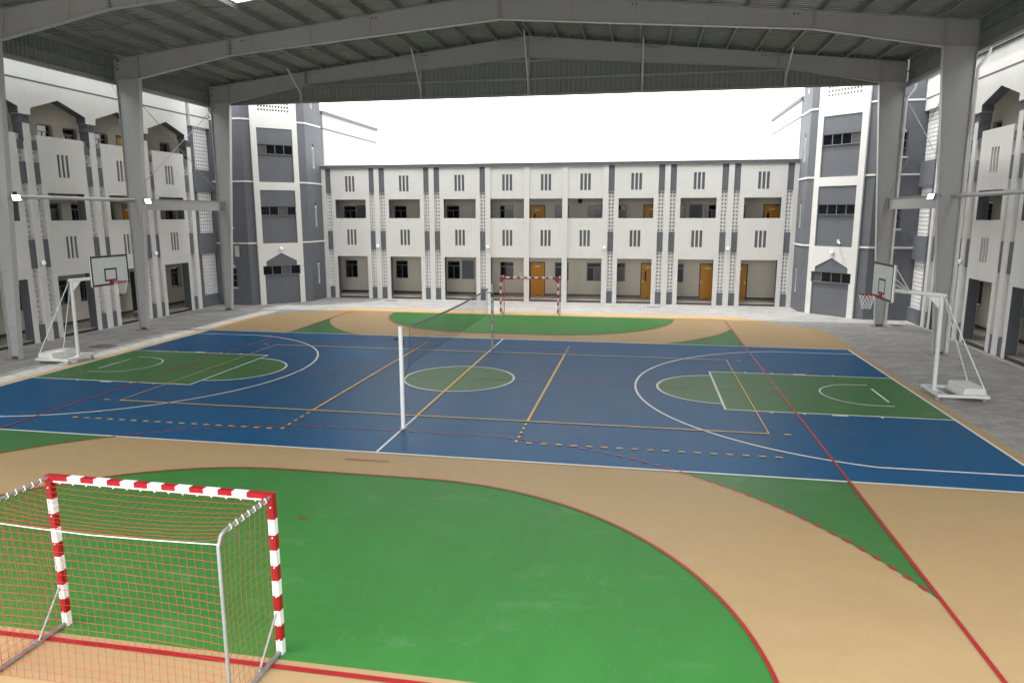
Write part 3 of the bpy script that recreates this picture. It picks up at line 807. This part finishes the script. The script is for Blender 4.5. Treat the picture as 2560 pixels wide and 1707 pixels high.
pn = sm.node_tree.nodes['Principled BSDF']; pn.inputs['Base Color'].default_value = (.9, .97, .96, 1); pn.inputs['Transmission Weight'].default_value = 1; pn.inputs['Roughness'].default_value = .25; pn.inputs['IOR'].default_value = 1.05
place('skylight', sheet_mesh(1.6, 3.85, -SKX0+.001, -SKX1-.001, 'skylight', sm), canopy)
MB().prism_y([(-.35, 14.1), (0, 14.16), (.35, 14.1), (.35, 14.17), (0, 14.23), (-.35, 14.17)], Y0, Y1).build('ridge_cap', SHEET, canopy)
# cladding skirts
def clad(n, pitch, length, zlo, zhi):
    """vertical ribbed sheet along +x from 0..length; zlo/zhi functions of x"""
    vs = []; fs = []; prof = []
    m_ = int(round(length/pitch))
    for i in range(m_):
        x = length*i/m_; p = length/m_
        prof += [(x, 0), (x+p*.55, 0), (x+p*.66, .035), (x+p*.89, .035)]
    prof.append((length, 0))
    for x, h in prof:
        vs += [(x, h, zlo(x)), (x, h, zhi(x))]
    for i in range(len(prof)-1): fs.append((2*i, 2*i+2, 2*i+3, 2*i+1))
    return MB().add(vs, fs).mesh(n, CLAD)
for k in range(4):
    a, b = ybays[k], ybays[k+1]
    me = clad('side_cladding', .2, b-a, lambda x: 11.05, lambda x: 12.2)
    place('side_cladding', me, canopy, (-17.46, a, 0), PI/2)
    place('side_cladding', me, canopy, (17.46, b, 0), -PI/2)
for sx in (-1, 1):
    mb = MB(); mb.box(sx*17.32, sx*17.5, Y0, Y1, 11.0, 11.05); mb.box(sx*17.32, sx*17.335, Y0, Y1, 11.05, 11.16)
    mb.build('eave_girt', GALV, canopy)
    mb = MB(); mb.box(sx*17.34, sx*17.44, Y0, Y1, 11.66, 11.68); mb.build('wall_girt', GALV, canopy)
    gt = MB(); gt.box(sx*17.5, sx*17.72, Y0, Y1, 11.96, 11.98); gt.box(sx*17.7, sx*17.72, Y0, Y1, 11.98, 12.14); gt.box(sx*17.5, sx*17.515, Y0, Y1, 11.98, 12.14)
    gt.build('gutter', CLAD, canopy)
for yy, flip in ((14.32, 0), (-16.94, 1)):
    for a, b in ((-17.4, -12.15), (-12.15, -5.57), (-5.57, 0), (0, 5.57), (5.57, 12.15), (12.15, 17.4)):
        me = clad('gable_cladding', .24, b-a, lambda x: 11.13, lambda x, a=a: 14.14-K*abs(a+x))
        place('gable_cladding', me, canopy, (a, yy, 0))
    s = -1 if not flip else 1
    for z in (11.17, 11.93, 12.78):
        xm = 17.3 if z < 12 else (13.6 if z < 12.5 else 5.0)
        if z > 12.5: xm = 3.2
        ps = [-xm, -12.15, -5.57, 0, 5.57, 12.15, xm] if xm > 12.2 else [-xm, 0, xm]
        for a, b in zip(ps, ps[1:]):
            mb = MB(); mb.box(a+.06, b-.06, yy+s*.02, yy+s*.024, z-.05, z+.05); mb.box(a+.06, b-.06, yy+s*.02, yy+s*.1, z+.05, z+.055)
            mb.box(a+.5, b-.5, yy+s*.02, yy+s*.105, z-.055, z-.05)
            mb.build('gable_girt', GALV, canopy)
    zr = lambda x: 12.02+(12.91-12.02)*(11.76-abs(x))/11.76 if abs(x) < 11.76 else 11.22+.8*(XI-abs(x))/(XI-11.76)
    for x in (-12.15, -5.57, 0, 5.57, 12.15):
        mb = MB(); mb.box(x-.06, x+.06, yy+s*.11-.005, yy+s*.11+.005, 11.12, zr(x)-.02); mb.box(x-.06, x+.06, yy+s*.02, yy+s*.026, 11.12, zr(x)-.02)
        mb.box(x-.004, x+.004, yy+s*.026, yy+s*.105, 11.12, zr(x)-.02)
        mb.build('gable_post', STEELD, canopy)
        if not flip: MB().bar((x, yy-.16, 11.62), (x, yy-1.5, ztop(x)+.05), .05, .05, (0, 1, 0)).build('gable_strut', PIPE, canopy)
# fly braces from rafters to purlins
FLY = MB().bar((.0, -.1, -.62), (0, -.75, .06), .04, .04).mesh('fly_brace', STEELD)
STF = MB().box(-.006, .006, -.1, -.0065, 0, 1).mesh('stiffener', STEELD)
for y in FR[:4]:
    for sx in (-1, 1):
        for i in (2, 4, 6, 8, 10, 12) if y > 1 else (6, 8, 10, 12):
            x = PX[i]; zb = zr(x); h = ztop(x)-zb
            MB().bar((sx*x, y-.1, zb+.02), (sx*x*.985, y-.1, ztop(x)-.01), .035, .008, (0, 1, 0)).build('web_stiffener', STEELD, canopy)
            MB().bar((sx*x, y+.1, zb+.02), (sx*x, y+.75, ztop(x)+.05), .035, .035, (1, 0, 0)).build('fly_brace', STEELD, canopy)
# tie pipes, tie beams, brace rods
for sx in (-1, 1):
    for a, b in ((.1, 7.1), (-6.9, .1)):
        MB().tube([(sx*17.05, a+.01, 5.98), (sx*17.05, b-.01, 5.98)], .075, 12).build('tie_pipe', STEELD, canopy, True)
    mb = MB(); X0 = sx*17.05
    mb.box(X0-.005, X0+.005, 7.12, 14.08, 5.56, 6.04); mb.m = 1
    mb.box(X0-.1, X0+.1, 7.12, 14.08, 6.04, 6.055); mb.box(X0-.1, X0+.1, 7.12, 14.08, 5.545, 5.56)
    for yy in (7.13, 14.07): mb.box(X0-.1, X0+.1, yy-.01, yy+.01, 5.5, 6.1)
    mb.build('tie_beam', [STEEL, STEELD], canopy)
    mb = MB().tube([(X0, 7.2, 11.0), (X0, 14.0, 6.3)], .014, 6); mb.build('brace_rod', GALV, canopy)
    mb = MB().tube([(X0+.03*sx, 14.0, 11.0), (X0+.03*sx, 7.2, 6.3)], .014, 6); mb.build('brace_rod', GALV, canopy)
    for xa, xb in ((.6, 6.0), (6.0, 11.6), (11.6, 16.6)):
        for p, q in ((xa, xb), (xb, xa)):
            MB().tube([(sx*p, 7.1, ztop(p)-.12), (sx*q, 14.1, ztop(q)-.12)], .011, 5).build('roof_brace_rod', GALV, canopy)
    for k in range(3):
        yc = (FR[k]+FR[k+1])/2
        pts = [(sx*x, yc+(.12 if i % 2 else -.12), ztop(x)+(.07 if i % 2 else .17)) for i, x in enumerate(PX)]
        MB().tube(pts, .007, 4).build('sag_rod', BOLT, canopy)

# ------------------------------------------------------------------ lamps, floodlights, loudspeakers, camera
def wall_lamp(loc, rz, label):
    t = thing('wall_lamp', label, 'lamp', loc, rz, 'round bulkhead lamps on the building walls')
    o = place('lamp_base', LB, t); o = place('globe', LG, t); return t
LB = MB().lathe([(.05, 0), (.12, -.005), (.125, -.05), (.105, -.06)], n=20, axis='y').mesh('lamp_base', LAMPM, True)
LG = MB().lathe([(.1, -.055), (.098, -.09), (.075, -.125), (.04, -.143), (.002, -.15)], n=20, axis='y').mesh('globe', LAMPG, True)
for x, l in ((-10.75, 'round lamp on the far building pillar nearest the left tower'), (-3.59, 'round lamp on the far building pillar left of the handball goal'),
             (3.59, 'round lamp on the far building pillar right of the handball goal'), (10.75, 'round lamp on the far building pillar nearest the right tower')):
    wall_lamp((x, YB-.051, 3.34), 0, l)
wall_lamp((-19.149, 3.85, 3.33), PI/2, 'round lamp on the left building above the hoop stand')
wall_lamp((-19.149, 10.95, 3.36), PI/2, 'round lamp on the left building between the second and third steel columns')
wall_lamp((19.149, 10.95, 3.33), -PI/2, 'round lamp on the right building beside the steel column')
c45 = math.sqrt(.5)
def dpos(sgn, s, out, z):
    x = s*c45+out*c45; y = s*c45-out*c45
    return ((-17.05+x) if sgn < 0 else (17.05-x), 16.4+y, z)
wall_lamp(dpos(-1, 1.85, .141, 3.32), PI/4, 'round lamp above the arched panel of the left stair tower')
wall_lamp(dpos(1, 1.85, .141, 3.34), -PI/4, 'round lamp under the security camera on the right stair tower')

fb = MB().box(-.16, .16, -.02, .05, -.13, .13); fb.m = 1
for k in range(6): fb.box(-.13+k*.05, -.12+k*.05, .05, .09, -.1, .1)
fb = fb.mesh('housing', [ALU, ALU]); fl_ = MB().box(-.125, .125, -.026, -.0205, -.1, .1).mesh('lens', FLOOD)
fa = MB(); fa.tube([(-.17, .02, 0), (-.17, .14, .02), (-.17, .3, .02)], .014, 6); fa.tube([(.17, .02, 0), (.17, .14, .02), (.17, .3, .02)], .014, 6); fa.box(-.19, .19, .29, .31, 0, .05)
fa = fa.mesh('bracket', GALV)
def flood(loc, rz, tilt, label):
    t = thing('floodlight', label, 'floodlight', loc, rz, 'floodlights on the canopy columns')
    h = place('housing', fb, t); h.rotation_euler.x = tilt; l = place('lens', fl_, h)
    place('bracket', fa, t); return t
flood((-16.18, .0, 5.92), math.radians(62), math.radians(-22), 'lit floodlight on the nearest left steel column')
flood((-16.28, 7.0, 5.92), math.radians(62), math.radians(-22), 'lit floodlight on the middle left steel column beside the tie beam')
flood((16.28, 7.0, 5.95), math.radians(-62), math.radians(-22), 'lit floodlight on the right steel column')
def speaker(x, label):
    t = thing('loudspeaker', label, 'speaker', (x, 16.39, 2.88), 0, 'column loudspeakers on the stair towers')
    b = MB().prism_z([(-.12, -.17), (.12, -.17), (.135, -.14), (.1, -.03), (-.1, -.03), (-.135, -.14)], 0, .66); b.build('cabinet', SPK, t)
    g = MB()
    for k in range(12): g.box(-.1, .1, -.178, -.171, .04+k*.05, .075+k*.05)
    g.build('grille', PIPE, t)
    MB().tube([(-.05, -.1, .66), (-.05, -.1, .75), (.0, -.1, .8), (.08, -.06, .78), (.1, -.005, .7)], .012, 6).build('cable', BOLT, t)
    MB().box(-.03, .03, -.03, -.001, .2, .5).build('bracket', GALV, t)
speaker(-17.73, 'grey column loudspeaker on the left stair tower')
speaker(17.73, 'white column loudspeaker on the right stair tower behind the backboard')
cx, cy, cz = dpos(1, 1.6, .061, 3.93)
t = thing('security_camera', 'white bullet security camera above the lamp on the right stair tower', 'camera', (cx, cy, cz), -PI/4)
MB().box(-.06, .06, -.05, 0, -.1, .1).build('mounting_box', PIPE, t)
MB().tube([(0, -.05, 0), (.08, -.14, -.02), (.14, -.2, -.04)], .02, 8).build('arm', PIPE, t)
MB().tube([(.1, -.17, -.03), (.32, -.36, -.13)], .045, 12).build('camera_body', HWHITE, t, True)
MB().tube([(.321, -.361, -.1305), (.333, -.371, -.136)], .036, 12).build('lens', BLACK, t)

# drain covers
def drain(x, y, wx, wy, label):
    t = thing('drain_grate', label, 'drain', (x, y, .003), 0, 'drain covers in the paving')
    mb = MB().grid(-wx/2, wx/2, -wy/2, wy/2, 0, .006, [(-wx/2+.04+i*(wx-.08)/8+.008, -wx/2+.04+(i+1)*(wx-.08)/8-.008, -wy/2+.03, wy/2-.03) for i in range(8)])
    mb.v = [(a, c, b) for a, b, c in mb.v]; mb.build('grate', IRON, t)
    MB().box(-wx/2+.01, wx/2-.01, -wy/2+.01, wy/2-.01, -.002, .001).build('pit', RUBBER, t)
drain(6.6, 19.6, .75, .3, 'iron drain grate in the paving before the far building right of the goal')
drain(-9.6, 19.8, .75, .3, 'iron drain cover in the paving before the far building near the left tower')
drain(18.1, 14.6, .5, .5, 'square drain cover beside the foot of the right rear steel column')
drain(-15.9, 3.0, .9, .6, 'dark drain cover in the paving behind the left hoop stand')

# ------------------------------------------------------------------ handball goals
def net_mesh(grids, r, name, m_):
    """grids: list of 2D arrays of points; builds 3-sided cords along rows and columns"""
    mb = MB()
    for g in grids:
        for row in g: mb.tube(row, r, 3, False)
        for c in range(len(g[0])): mb.tube([row[c] for row in g], r, 3, False)
    return mb.mesh(name, m_)
def striped(mb, p0, p1, segs, hw):
    p0, p1 = Vector(p0), Vector(p1)
    L = (p1-p0).length
    tot = sum(s for s, _ in segs); a = 0
    for s, c in segs:
        q0 = p0+(p1-p0)*(a/tot); a += s; q1 = p0+(p1-p0)*(a/tot); mb.m = c
        up_ = (0, 1, 0)
        mb.bar(q0, q1, hw*2, hw*2, up_)
HOOK = MB().tube([(0, 0, 0), (.02, -.025, .02)], .009, 5).mesh('net_hook', GWHITE)
def build_goal():
    root = thing('handball_goal', 'red and white handball goal with red net standing closest in the foreground', 'goal', (.03, -14.7, .006), math.radians(-1.2), 'handball goals')
    H, W = 2.04, 1.54
    D = 1.05
    for s in (-1, 1):
        mb = MB(); striped(mb, (s*W, 0, 0), (s*W, 0, H-.04), [(.2, 0), (.2, 1)]*4+[(.2, 0), (.24, 1)], .04)
        mb.m = 1; mb.box(s*(W-.04), s*(W+.04), -.04, .04, H-.04, H+.04)
        mb.build('post', [GWHITE, GRED], root)
        mb = MB().tube([(s*W, -.04, H+.0), (s*W, -D+.14, H+.0), (s*W, -D+.05, H-.03), (s*W, -D, H-.13), (s*W, -D, .03)], .021, 10)
        mb.build('net_frame', GALV, root, True)
        MB().tube([(s*W, -.04, .035), (s*W, -D, .035)], .03, 10).build('ground_bar', GALV, root, True)
        mb = MB().tube([(s*W, -.06, .56), (s*W-s*.02, -.46, .06)], .015, 8); mb.box(s*W-.03, s*W+.03, -.5, -.42, .0, .07)
        mb.build('brace', GALV, root)
        for k in range(10): place('net_hook', HOOK, root, (s*W, -.04, .2+k*.19))
    mb = MB(); segs = [(.27, 1)]+[(.2, 0), (.2, 1)]*6+[(.2, 0), (.27, 1)]
    striped(mb, (-W+.04, 0, H), (W-.04, 0, H), segs, .04); mb.build('crossbar', [GWHITE, GRED], root)
    hk = MB(); hk.box(-W+.1, W-.1, -.052, -.041, H-.035, H-.02)
    for k in range(15): hk.tube([(-1.35+k*.193, -.045, H-.02), (-1.32+k*.193, -.075, H-.04)], .009, 5)
    hk.build('net_rail', GWHITE, root)
    MB().tube([(-W, -D, H-.1), (-W*.5, -D-.01, H-.12), (0, -D-.01, H-.135), (W*.5, -D-.01, H-.12), (W, -D, H-.1)], .0055, 6).build('net_rope', ROPE, root)
    lash = MB().tube([(-.034, 0, -.01), (0, -.02, .034), (.034, -.035, -.01), (0, -.04, -.034), (-.034, 0, -.01)], .006, 4).mesh('lashing', ROPE)
    for s in (-1, 1):
        for k in range(7): place('lashing', lash, root, (s*W, -.12-k*.115, H))
    q = .1; rnd = random.Random(3)
    jit = lambda a: rnd.uniform(-a, a)
    nx = 31
    def topf(u, v):   # u 0..1 across, v 0..1 back
        sag = .09*math.sin(PI*u)**.6*math.sin(PI*min(v, .999))*.9
        return (-W+2*W*u+jit(.003), -.06-(D-.06)*v+jit(.003), H-.035-.085*v*math.sin(PI*u)**.4-sag+jit(.004))
    def backf(u, v):  # v 0 top .. 1 bottom
        bulge = .1*math.sin(PI*u)**.7*math.sin(PI*v*.85)
        z = (H-.12)*(1-v)+.01
        return (-W+2*W*u+jit(.003), -D+bulge*.8+.0+jit(.003), z+jit(.003))
    def sidef(s):
        return lambda u, v: (s*(W-.0)-s*.05*math.sin(PI*u)*math.sin(PI*v)+jit(.003), -.06-(D-.06)*u+jit(.003), (H-.03)*(1-v)+.01+jit(.005))
    gr = [[[topf(i/nx, j/10) for i in range(nx+1)] for j in range(11)], [[backf(i/nx, j/20) for i in range(nx+1)] for j in range(21)]]
    for s in (-1, 1):
        f = sidef(s); gr.append([[f(i/10, j/20) for i in range(11)] for j in range(21)])
    me = net_mesh(gr, .0024, 'net', NETRED)
    place('net', me, root)
    return root
g1 = build_goal()
g2 = dup(g1, (.0, 14.72, .006), PI+math.radians(.3), 'red and white handball goal with red net before the far building')
for s_ in (-1, 1): MB().prism_y([(s_*1.5, 2.0), (s_*1.26, 2.0), (s_*1.5, 1.76)], -.012, .012).build('corner_gusset', GRED, g2)

# ------------------------------------------------------------------ volleyball posts and net
def vpost(y, m_, label):
    t = thing('volleyball_post', label, 'post', (0, y, .01), 0, 'volleyball posts')
    MB().lathe([(.055, 0), (.055, 2.58), (.05, 2.6), (.02, 2.605)], n=16).build('post', m_, t, True)
    s = 1 if y < 0 else -1
    mb = MB(); mb.tube([(0, s*.05, 2.5), (0, s*.09, 2.52)], .02, 8); mb.box(-.03, .03, s*.05, s*.09, 2.46, 2.54); mb.build('pulley', GALV, t)
    mb = MB(); mb.box(-.04, .04, s*.055, s*.12, 2.1, 2.26); mb.tube([(-.04, s*.05, 2.26), (-.2, s*.05, 2.27)], .018, 8); mb.build('winch', BOLT, t)
    mb = MB()
    for z in (.7, 1.1, 1.5, 1.9): mb.box(-.02, .02, s*.05, s*.07, z-.03, z+.03)
    mb.build('hooks', BOLT, t)
    MB().lathe([(.09, 0), (.09, .012), (.06, .016)], n=16).build('floor_sleeve', GALV, t)
vpost(-5.62, HWHITE, 'white volleyball post standing nearer the viewer')
vpost(5.28, GALV, 'grey volleyball post standing further away on the halfway line')
nt_ = thing('volleyball_net', 'black volleyball net with grey top tape strung between two posts', 'net', (0, 0, .01))
def vtop(u): return 2.5-.09*math.sin(PI*u)
def vbot(u):
    b = 1.53-.03*math.sin(PI*u)
    return b-.09*max(0, 1-u/.06)**2
N, M_ = 94, 10
yA, yB = -4.95, 4.45
g = [[(.02*math.sin(PI*k/M_)*math.sin(7*i/N*PI), yA+(yB-yA)*i/N-.18*(k/M_)**3*max(0, 1-i/N*14), (vtop(i/N)-.04)+(vbot(i/N)-vtop(i/N)+.04)*k/M_) for i in range(N+1)] for k in range(M_+1)]
place('netting', net_mesh([g], .0031, 'netting', NETBLK), nt_)
vs = []; fs = []
tp = MB()
for i in range(40):
    a, b = i/40, (i+1)/40
    ya, yb = yA+(yB-yA)*a, yA+(yB-yA)*b
    tp.hexa([(-.006, ya, vtop(a)-.035), (.006, ya, vtop(a)-.035), (.006, yb, vtop(b)-.035), (-.006, yb, vtop(b)-.035), (-.006, ya, vtop(a)+.02), (.006, ya, vtop(a)+.02), (.006, yb, vtop(b)+.02), (-.006, yb, vtop(b)+.02)])
tp.build('top_tape', TAPE, nt_)
MB().tube(g[M_], .006, 4).build('bottom_cord', NETBLK, nt_)
MB().tube([r_[0] for r_ in g], .006, 4).build('side_cord', NETBLK, nt_); MB().tube([r_[-1] for r_ in g], .006, 4).build('side_cord', TAPE, nt_)
MB().tube([(0, -5.56, 2.5), g[0][0]], .005, 4).build('tie_rope', TAPE, nt_); MB().tube([(0, 5.23, 2.5), g[0][-1]], .005, 4).build('tie_rope', TAPE, nt_)
MB().tube([(0, -5.57, 1.12), g[M_][0]], .005, 4).build('tie_rope', NETBLK, nt_); MB().tube([(0, 5.23, 1.08), g[M_][-1]], .005, 4).build('tie_rope', NETBLK, nt_)

# ------------------------------------------------------------------ basketball stands
def hoop_stand():
    t = thing('basketball_stand', 'white wheeled basketball stand with weighted base on the left of the court', 'basketball hoop', (-15.05, .15, 0), 0, 'portable basketball stands')
    mb = MB()
    for y in (-.62, .62): mb.box(-.68, .68, y-.035, y+.035, .13, .21)
    for x in (-.645, -.02, .45, .645): mb.box(x-.035, x+.035, -.585, .585, .131, .209)
    mb.box(.485, .61, -.14, .14, .17, .212)
    mb.build('base_frame', HWHITE, t)
    for x in (-.62, .62):
        for y in (-.55, .55):
            c = MB(); c.tube([(x+.03, y-.02, .062), (x+.03, y+.02, .062)], .06, 14); o = c.build('wheel', RUBBER, t, True)
            f = MB(); f.box(x-.03, x+.03, y-.04, y+.04, .115, .13); f.box(x-.01, x+.04, y-.034, y-.026, .05, .115); f.box(x-.01, x+.04, y+.026, y+.034, .05, .115)
            f.build('caster_fork', GALV, o)
    for k in range(4):
        y = -.56+k*.28; z = random.uniform(0, .008)
        MB().hexa([(-.62, y+.004, .211), (-.02, y+.004, .211), (-.02, y+.276, .211), (-.62, y+.276, .211), (-.6, y+.015, .39+z), (-.05, y+.015, .39+z), (-.05, y+.265, .39+z), (-.6, y+.265, .39+z)]).build('counterweight', CONC, t)
    mb = MB().tube([(.55, 0, .212), (.6, 0, 2.98)], .062, 16); mb.box(.45, .65, -.1, .1, .212, .224)
    mb.build('pole', HWHITE, t, True)
    ax = 2.22
    MB().tube([(.5, 0, 2.99), (ax-.04, 0, 3.14)], .06, 16).build('arm', HWHITE, t, True)
    MB().prism_y([(.66, 2.62), (.66, 2.95), (1.0, 2.98)], -.012, .012).build('gusset', HWHITE, t)
    for s in (-1, 1):
        MB().tube([(.52, s*.05, 2.92), (-.62, s*.57, .24)], .018, 8).build('rear_brace', HWHITE, t)
        MB().tube([(1.5, s*.03, 3.12), (ax-.03, s*.8, 3.86)], .018, 8).build('board_strut', HWHITE, t)
        MB().tube([(1.52, s*.03, 3.1), (ax-.03, s*.55, 3.42)], .014, 8).build('board_strut', HWHITE, t)
    b = MB().box(ax, ax+.03, -.9, .9, 2.86, 3.91).build('backboard', BOARD, t)
    e = MB().grid(-.9, .9, 2.86, 3.91, 0, .004, [(-.835, .835, 2.925, 3.845)])
    e.grid(-.3, .3, 3.01, 3.46, 0, .004, [(-.242, .242, 3.068, 3.402)])
    e.v = [(ax+.031+c, a, z) for a, c, z in e.v]; e.build('board_marking', BLACK, b)
    fr = MB().grid(-.9, .9, 2.86, 3.91, 0, .04, [(-.86, .86, 2.9, 3.87)]); fr.v = [(ax-.041+c, a, z) for a, c, z in fr.v]; fr.build('board_frame', GALV, b)
    rz = 2.99; cx = ax+.035+.15+.225
    rim = MB(); rim.tube([(cx+.225*math.cos(a), .225*math.sin(a), rz) for a in [2*PI*i/28 for i in range(29)]], .012, 8)
    rim.box(ax+.036, ax+.06, -.09, .09, rz-.12, rz+.04); rim.box(ax+.06, cx-.2, -.06, .06, rz-.012, rz+.004)
    for s in (-1, 1): rim.tube([(ax+.06, s*.05, rz-.09), (cx-.15, s*.16, rz-.01)], .01, 6)
    ro = rim.build('rim', GRED, t, True)
    rows = []; n = 12
    for k in range(6):
        rr = .222-.018*k-(.01 if k else 0)
        rr = max(rr, .125); z = rz-.012-.083*k
        rows.append([(cx+rr*math.cos(2*PI*(i+.5*(k % 2))/n), rr*math.sin(2*PI*(i+.5*(k % 2))/n), z) for i in range(n)])
    nm = MB()
    for k in range(5):
        for i in range(n):
            j1 = i if k % 2 == 0 else i; j2 = (i-1) % n if k % 2 == 0 else (i+1) % n
            nm.tube([rows[k][i], rows[k+1][j1]], .005, 4, False); nm.tube([rows[k][i], rows[k+1][j2]], .005, 4, False)
    nm.build('net', ROPE, ro)
    return t
h1 = hoop_stand()
dup(h1, (15.0, .25, 0), PI, 'white wheeled basketball stand with weighted base on the right of the court')
